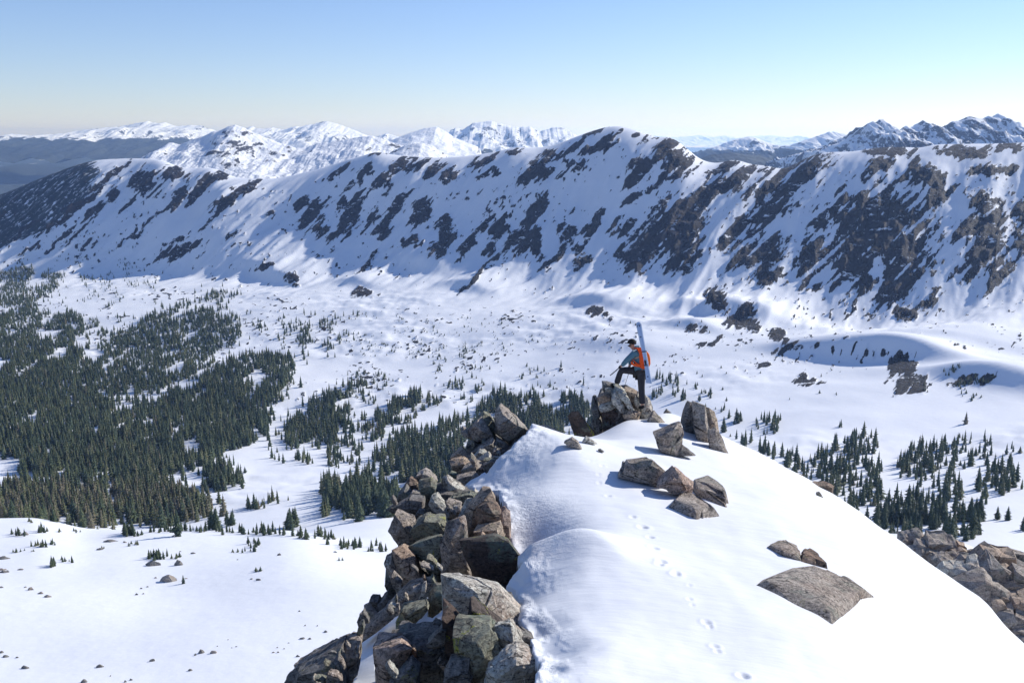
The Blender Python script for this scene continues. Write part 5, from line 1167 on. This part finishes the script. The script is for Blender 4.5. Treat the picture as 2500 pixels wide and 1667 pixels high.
M_SKID = mat_plain('dark_blue_ski_print', (0.05, 0.09, 0.18), 0.4)
M_WHITE = mat_plain('plain_white', (0.8, 0.82, 0.82), 0.6)
SK = 23.45
def K(zx, zy, dy=0.0):
    return at(1480 + 0.14035 * zx, 780 + 0.14035 * zy, SK + dy)
ORG = K(640, 1530, -0.1)
def skinned(name, chains, mat, parent=None, sub=2):
    """one continuous surface grown round joints; chains of (zx, zy, dy, radius), the first joint is the root"""
    vs = []; es = []; rs = []; key = {}
    for ch in chains:
        prev = None
        for j in ch:
            kk = (j[0], j[1], j[2])
            if kk not in key:
                key[kk] = len(vs); vs.append(K(*kk) - ORG); rs.append(j[3])
            if prev is not None and prev != key[kk]: es.append((prev, key[kk]))
            prev = key[kk]
    me = bpy.data.meshes.new(name); me.from_pydata([tuple(v) for v in vs], es, [])
    o = bpy.data.objects.new(name, me); COL.objects.link(o)
    md = o.modifiers.new('s', 'SKIN')
    for i, sv in enumerate(me.skin_vertices[0].data):
        r = rs[i]
        sv.radius = (r, r) if not hasattr(r, '__len__') else r
        sv.use_root = (i == 0)
    md.branch_smoothing = 0.4
    sb = o.modifiers.new('u', 'SUBSURF'); sb.levels = sub; sb.render_levels = sub
    dg = bpy.context.evaluated_depsgraph_get(); dg.update()
    m2 = bpy.data.meshes.new_from_object(o.evaluated_get(dg))
    bpy.data.objects.remove(o)
    m2.name = name
    m2.materials.clear(); m2.materials.append(mat)
    for p in m2.polygons: p.use_smooth = True
    ob = link(name, m2, parent)
    if parent is None: ob.location = ORG
    return ob
def plate(name, outline, d0, d1, mat, parent=None, origin=None, bev=0.012, seg=2):
    """a shape seen from the camera side, with real thickness between the depths d0 and d1"""
    org = origin if origin is not None else ORG
    bm = bmesh.new()
    a = [bm.verts.new(K(x, y, d0) - org) for x, y in outline]
    b = [bm.verts.new(K(x, y, d1) - org) for x, y in outline]
    n = len(a)
    bm.faces.new(a); bm.faces.new(b[::-1])
    for i in range(n): bm.faces.new((a[i], b[i], b[(i + 1) % n], a[(i + 1) % n]))
    bmesh.ops.recalc_face_normals(bm, faces=bm.faces)
    if bev: bmesh.ops.bevel(bm, geom=list(bm.edges), offset=bev, segments=seg, profile=0.5, affect='EDGES', clamp_overlap=True)
    me = bpy.data.meshes.new(name); bm.to_mesh(me); bm.free()
    me.materials.append(mat)
    for p in me.polygons: p.use_smooth = True
    o = link(name, me, parent)
    if parent is None: o.location = org
    return o
def rod(name, p, q, r0, r1, mat, parent=None, origin=None, n=8):
    org = origin if origin is not None else ORG
    p, q = p - org, q - org
    ax = (q - p).normalized(); u = ax.orthogonal().normalized(); w = ax.cross(u)
    V = []
    for c, r in ((p, r0), (q, r1)):
        for k in range(n):
            a = 2 * math.pi * k / n
            V.append(tuple(c + u * (r * math.cos(a)) + w * (r * math.sin(a))))
    F = [(k, (k + 1) % n, n + (k + 1) % n, n + k) for k in range(n)] + [tuple(range(n))[::-1], tuple(range(n, 2 * n))]
    me = bpy.data.meshes.new(name); me.from_pydata(V, [], F); me.materials.append(mat)
    o = link(name, me, parent)
    if parent is None: o.location = org
    return o
torso = [(592, 885, 0, .125), (575, 770, 0, .115), (548, 650, 0, .125), (515, 570, 0, .115), (482, 510, 0, .058), (458, 474, 0, .062), (440, 440, 0, .088), (440, 395, 0, .078)]
arm_n = [(515, 570, 0, .115), (492, 575, -.165, .062), (375, 690, -.235, .046), (272, 800, -.20, .034), (238, 828, -.18, .034)]
arm_f = [(515, 570, 0, .115), (530, 570, .165, .062), (440, 700, .24, .046), (408, 800, .22, .034), (396, 850, .21, .034)]
leg_b = [(592, 885, 0, .125), (605, 930, -.09, .095), (612, 1180, -.13, .062), (628, 1440, -.17, .045), (632, 1500, -.17, .045), (600, 1528, -.17, .035)]
leg_f = [(592, 885, 0, .125), (560, 905, .09, .095), (258, 872, .06, .066), (190, 1085, .12, .045), (186, 1120, .12, .045), (95, 1132, .12, .03)]
person = skinned('person', [torso, [(440, 440, 0, .088), (398, 478, 0, .016)], arm_n, arm_f, leg_b, leg_f], M_SKIN)
tag(person, 'person in teal jacket and black cap, one foot up on the crag, looking left', 'person')
g = 0.022
skinned('jacket', [[(604, 925, 0, .165), (588, 850, 0, .152), (572, 760, 0, .140), (546, 650, 0, .150), (515, 572, 0, .135), (490, 528, 0, .078)], [(515, 572, 0, .135), (490, 578, -.175, .088), (430, 640, -.22, .072), (372, 692, -.245, .070), (310, 762, -.22, .060), (268, 812, -.20, .052)], [(515, 572, 0, .135), (532, 572, .175, .085), (442, 702, .25, .068), (410, 795, .225, .052)]], M_JACKET, person)
skinned('trousers', [[(596, 905, 0, .142), (608, 950, -.09, .118), (612, 1060, -.115, .098), (612, 1180, -.13, .088), (622, 1320, -.15, .082), (630, 1430, -.17, .088), (632, 1465, -.17, .080)], [(596, 905, 0, .142), (560, 905, .09, .115), (400, 885, .08, .098), (258, 880, .06, .088), (225, 980, .09, .078), (192, 1085, .12, .080), (186, 1108, .12, .072)]], M_PANTS, person)
skinned('boot', [[(640, 1475, -.17, .062), (642, 1515, -.17, .060), (590, 1532, -.18, .048), (560, 1540, -.19, .036)]], M_BLACK, person)
skinned('boot', [[(192, 1092, .12, .064), (192, 1128, .12, .058), (120, 1136, .12, .048), (70, 1138, .12, .036)]], M_BLACK, person)
# hands closed round the poles
def hand(cx, cy, dy):
    ch = [[(cx + 18, cy - 14, dy, .030), (cx, cy, dy, .040), (cx - 14, cy + 12, dy - .01, .034)]]
    for i, (ox, oy) in enumerate(((-26, 2), (-24, 12), (-18, 22), (-10, 30))):
        ch.append([(cx - 14, cy + 12, dy - .01, .034), (cx + ox, cy + oy, dy - .03 - .004 * i, .0095), (cx + ox + 12, cy + oy + 8, dy - .055, .0085), (cx + ox + 22, cy + oy + 2, dy - .045, .008)])
    ch.append([(cx, cy, dy, .040), (cx + 2, cy - 24, dy - .035, .011), (cx - 14, cy - 20, dy - .05, .009)])
    return skinned('glove', ch, M_PANTS, person, 1)
hand(240, 826, -.18); hand(396, 856, .21)
# cap with a flat brim
cap = bmesh.new()
bmesh.ops.create_uvsphere(cap, u_segments=20, v_segments=12, radius=1.0)
bmesh.ops.bisect_plane(cap, geom=cap.verts[:] + cap.edges[:] + cap.faces[:], plane_co=(0, 0, -0.12), plane_no=(0, 0, -1), clear_outer=True)
cm_ = bpy.data.meshes.new('cap'); cap.to_mesh(cm_); cap.free(); cm_.materials.append(M_CAP)
for p in cm_.polygons: p.use_smooth = True
co_ = link('cap', cm_, person); co_.location = K(446, 408, 0) - ORG; co_.scale = (0.112, 0.098, 0.105); co_.rotation_euler = (0, R(8), 0)
plate('brim', [(385, 402), (335, 398), (318, 404), (330, 411), (385, 418)], -.08, .08, M_CAP, co_, bev=0.004)
br = [c for c in co_.children][0]; br.matrix_parent_inverse = (Matrix.LocRotScale(co_.location, co_.rotation_euler, co_.scale)).inverted()
plate('sunglasses', [(372, 450), (396, 444), (436, 448), (436, 456), (400, 468), (378, 468)], -.082, .082, M_BLACK, person, bev=0.006)
skinned('hood', [[(470, 505, -.06, .055), (500, 485, -.02, .060), (545, 475, 0, .055), (575, 490, .03, .045)], [(500, 485, -.02, .060), (500, 500, .07, .05)]], M_JACKET, person)
for (x, y, w, h) in ((470, 545, 14, 34), (492, 540, 22, 24), (515, 528, 22, 22)):  # small irregular white patches on the near shoulder
    plate('shoulder_patch', [(x - w / 2, y - h / 2 + 3), (x + w / 2, y - h / 2), (x + w / 2 - 2, y + h / 3), (x - w / 2 + 3, y + h / 2)], -.272, -.20, M_WHITE, person, bev=0.004)
# the pack
PO = K(640, 860, 0)
pk = empty('backpack', PO); tag(pk, 'orange ski touring backpack worn by the person, skis strapped to it', 'backpack')
plate('main_bag', [(545, 505), (600, 498), (655, 520), (690, 570), (700, 700), (690, 830), (660, 872), (600, 850), (575, 800), (578, 690), (560, 590)], -.165, .165, M_ORANGE, pk, PO, 0.05, 3)
plate('front_pocket', [(680, 555), (720, 560), (752, 605), (768, 680), (772, 770), (742, 835), (690, 842), (672, 700)], -.12, .12, M_ORANGE_SUNLIT, pk, PO, 0.035, 3)
plate('lid', [(540, 500), (600, 480), (660, 502), (700, 552), (660, 580), (590, 540)], -.14, .14, M_ORANGE, pk, PO, 0.03, 3)
plate('hip_belt', [(425, 735), (450, 715), (475, 765), (590, 775), (600, 832), (480, 808), (430, 780)], -.185, .185, M_ORANGE, pk, PO, 0.01)
plate('shoulder_strap', [(474, 492), (545, 486), (575, 540), (566, 560), (535, 510), (480, 508)], -.19, -.12, M_ORANGE, pk, PO, 0.008)
plate('shoulder_strap', [(474, 492), (545, 486), (575, 540), (566, 560), (535, 510), (480, 508)], .12, .19, M_ORANGE, pk, PO, 0.008)
plate('side_strap', [(450, 690), (462, 690), (530, 755), (590, 780), (585, 790), (520, 768)], -.178, -.165, M_ORANGE, pk, PO, 0.003)
plate('ski_strap', [(620, 555), (706, 545), (708, 560), (622, 570)], -.285, -.16, M_BLACK, pk, PO, 0.003)
plate('ski_strap', [(650, 792), (728, 792), (730, 804), (652, 804)], -.285, -.16, M_BLACK, pk, PO, 0.003)
plate('buckle', [(762, 765), (774, 765), (774, 780), (762, 780)], -.02, .02, M_WHITE, pk, PO, 0.002)
plate('buckle', [(728, 735), (738, 735), (738, 748), (728, 748)], -.125, -.11, M_WHITE, pk, PO, 0.002)
# skis
def ski(dx, d0, lab):
    o0 = K(735 + dx, 1110, d0)
    e = empty('ski', o0); tag(e, lab, 'ski', 'skis strapped to the backpack')
    L = [(520, 78), (533, 52), (556, 40)]; Rr = [(580, 46), (600, 76)]
    left = [(524, 110), (545, 220), (566, 310), (592, 430), (622, 560), (648, 690), (668, 830), (684, 960), (692, 1098)]
    right = [(786, 1116), (768, 1030), (744, 900), (722, 780), (704, 670), (684, 560), (660, 430), (638, 310), (622, 200), (607, 110)]
    ol = [(x + dx, y) for x, y in L[::-1] + left + right + Rr[::-1]]
    plate('topsheet', ol, d0, d0 + .009, M_SKI, e, o0, 0.002, 1)
    plate('base', [(x + dx + 5, y) for x, y in L[::-1] + left + right + Rr[::-1]], d0 + .0095, d0 + .016, M_SKIW, e, o0, 0.002, 1)
    if d0 < -.23:
        plate('tip_print', [(566, 112), (586, 76), (596, 84), (592, 112), (574, 130)], d0 - .002, d0 + .001, M_SKID, e, o0, 0)
        plate('tip_print', [(528, 130), (556, 78), (566, 82), (535, 150)], d0 - .002, d0 + .001, M_SKID, e, o0, 0)
        plate('logo_print', [(580, 300), (604, 292), (618, 306), (600, 316), (584, 312)], d0 - .002, d0 + .001, M_SKID, e, o0, 0)
        plate('tail_print', [(706, 985), (735, 980), (738, 1000), (710, 1004)], d0 - .002, d0 + .001, M_SKID, e, o0, 0)
        plate('stripe_print', [(655, 800), (716, 795), (718, 803), (657, 808)], d0 - .002, d0 + .001, M_SKID, e, o0, 0)
        b = plate('binding', [(660, 715), (688, 705), (698, 745), (690, 770), (668, 768)], d0 - .05, d0, M_BLACK, e, o0, 0.008)
        plate('heel_piece', [(672, 772), (700, 768), (704, 785), (678, 788)], d0 - .035, d0, M_BLACK, b, o0, 0.004)
    return e
ski(0, -.262, 'near pale blue ski, its top side with the binding towards the camera')
ski(10, -.236, 'far ski, white edge showing behind the near pale blue ski')
# poles
o0 = K(65, 975, -.16)
p1 = empty('ski_pole', o0); tag(p1, 'short black pole held out low in the left hand in front of the knee', 'ski pole')
rod('shaft', K(236, 832, -.2), K(66, 974, -.16), .013, .012, M_BLACK, p1, o0)
rod('grip', K(262, 806, -.2), K(214, 850, -.2), .019, .018, M_BLACK, p1, o0)
o0 = K(314, 1178, .2)
p2 = empty('ski_pole', o0); tag(p2, 'thin dark pole planted behind the raised leg', 'ski pole')
rod('shaft', K(402, 900, .2), K(314, 1180, .2), .007, .005, M_BLACK, p2, o0)
rod('grip', K(396, 836, .21), K(403, 905, .2), .017, .015, M_BLACK, p2, o0)
# ================================================================ the air
bm = bmesh.new()
bmesh.ops.create_cube(bm, size=1.0)
hm = bpy.data.meshes.new('haze'); bm.to_mesh(hm); bm.free()
hz = link('haze', hm)
hz.scale = (90000, 48000, 1640); hz.location = (0, 22000, 240 - 820)
hmat = bpy.data.materials.new('mountain_air'); hmat.use_nodes = True
hn = hmat.node_tree; hn.nodes.clear()
ho = hn.nodes.new('ShaderNodeOutputMaterial'); hv = hn.nodes.new('ShaderNodeVolumePrincipled')
hv.inputs['Color'].default_value = (0.38, 0.58, 1.0, 1); hv.inputs['Density'].default_value = 4.2e-5
hv.inputs['Absorption Color'].default_value = (0.72, 0.86, 1, 1)
hv.inputs['Anisotropy'].default_value = 0.35
hn.links.new(hv.outputs[0], ho.inputs['Volume'])
hm.materials.append(hmat)
tag(hz, kind='stuff')
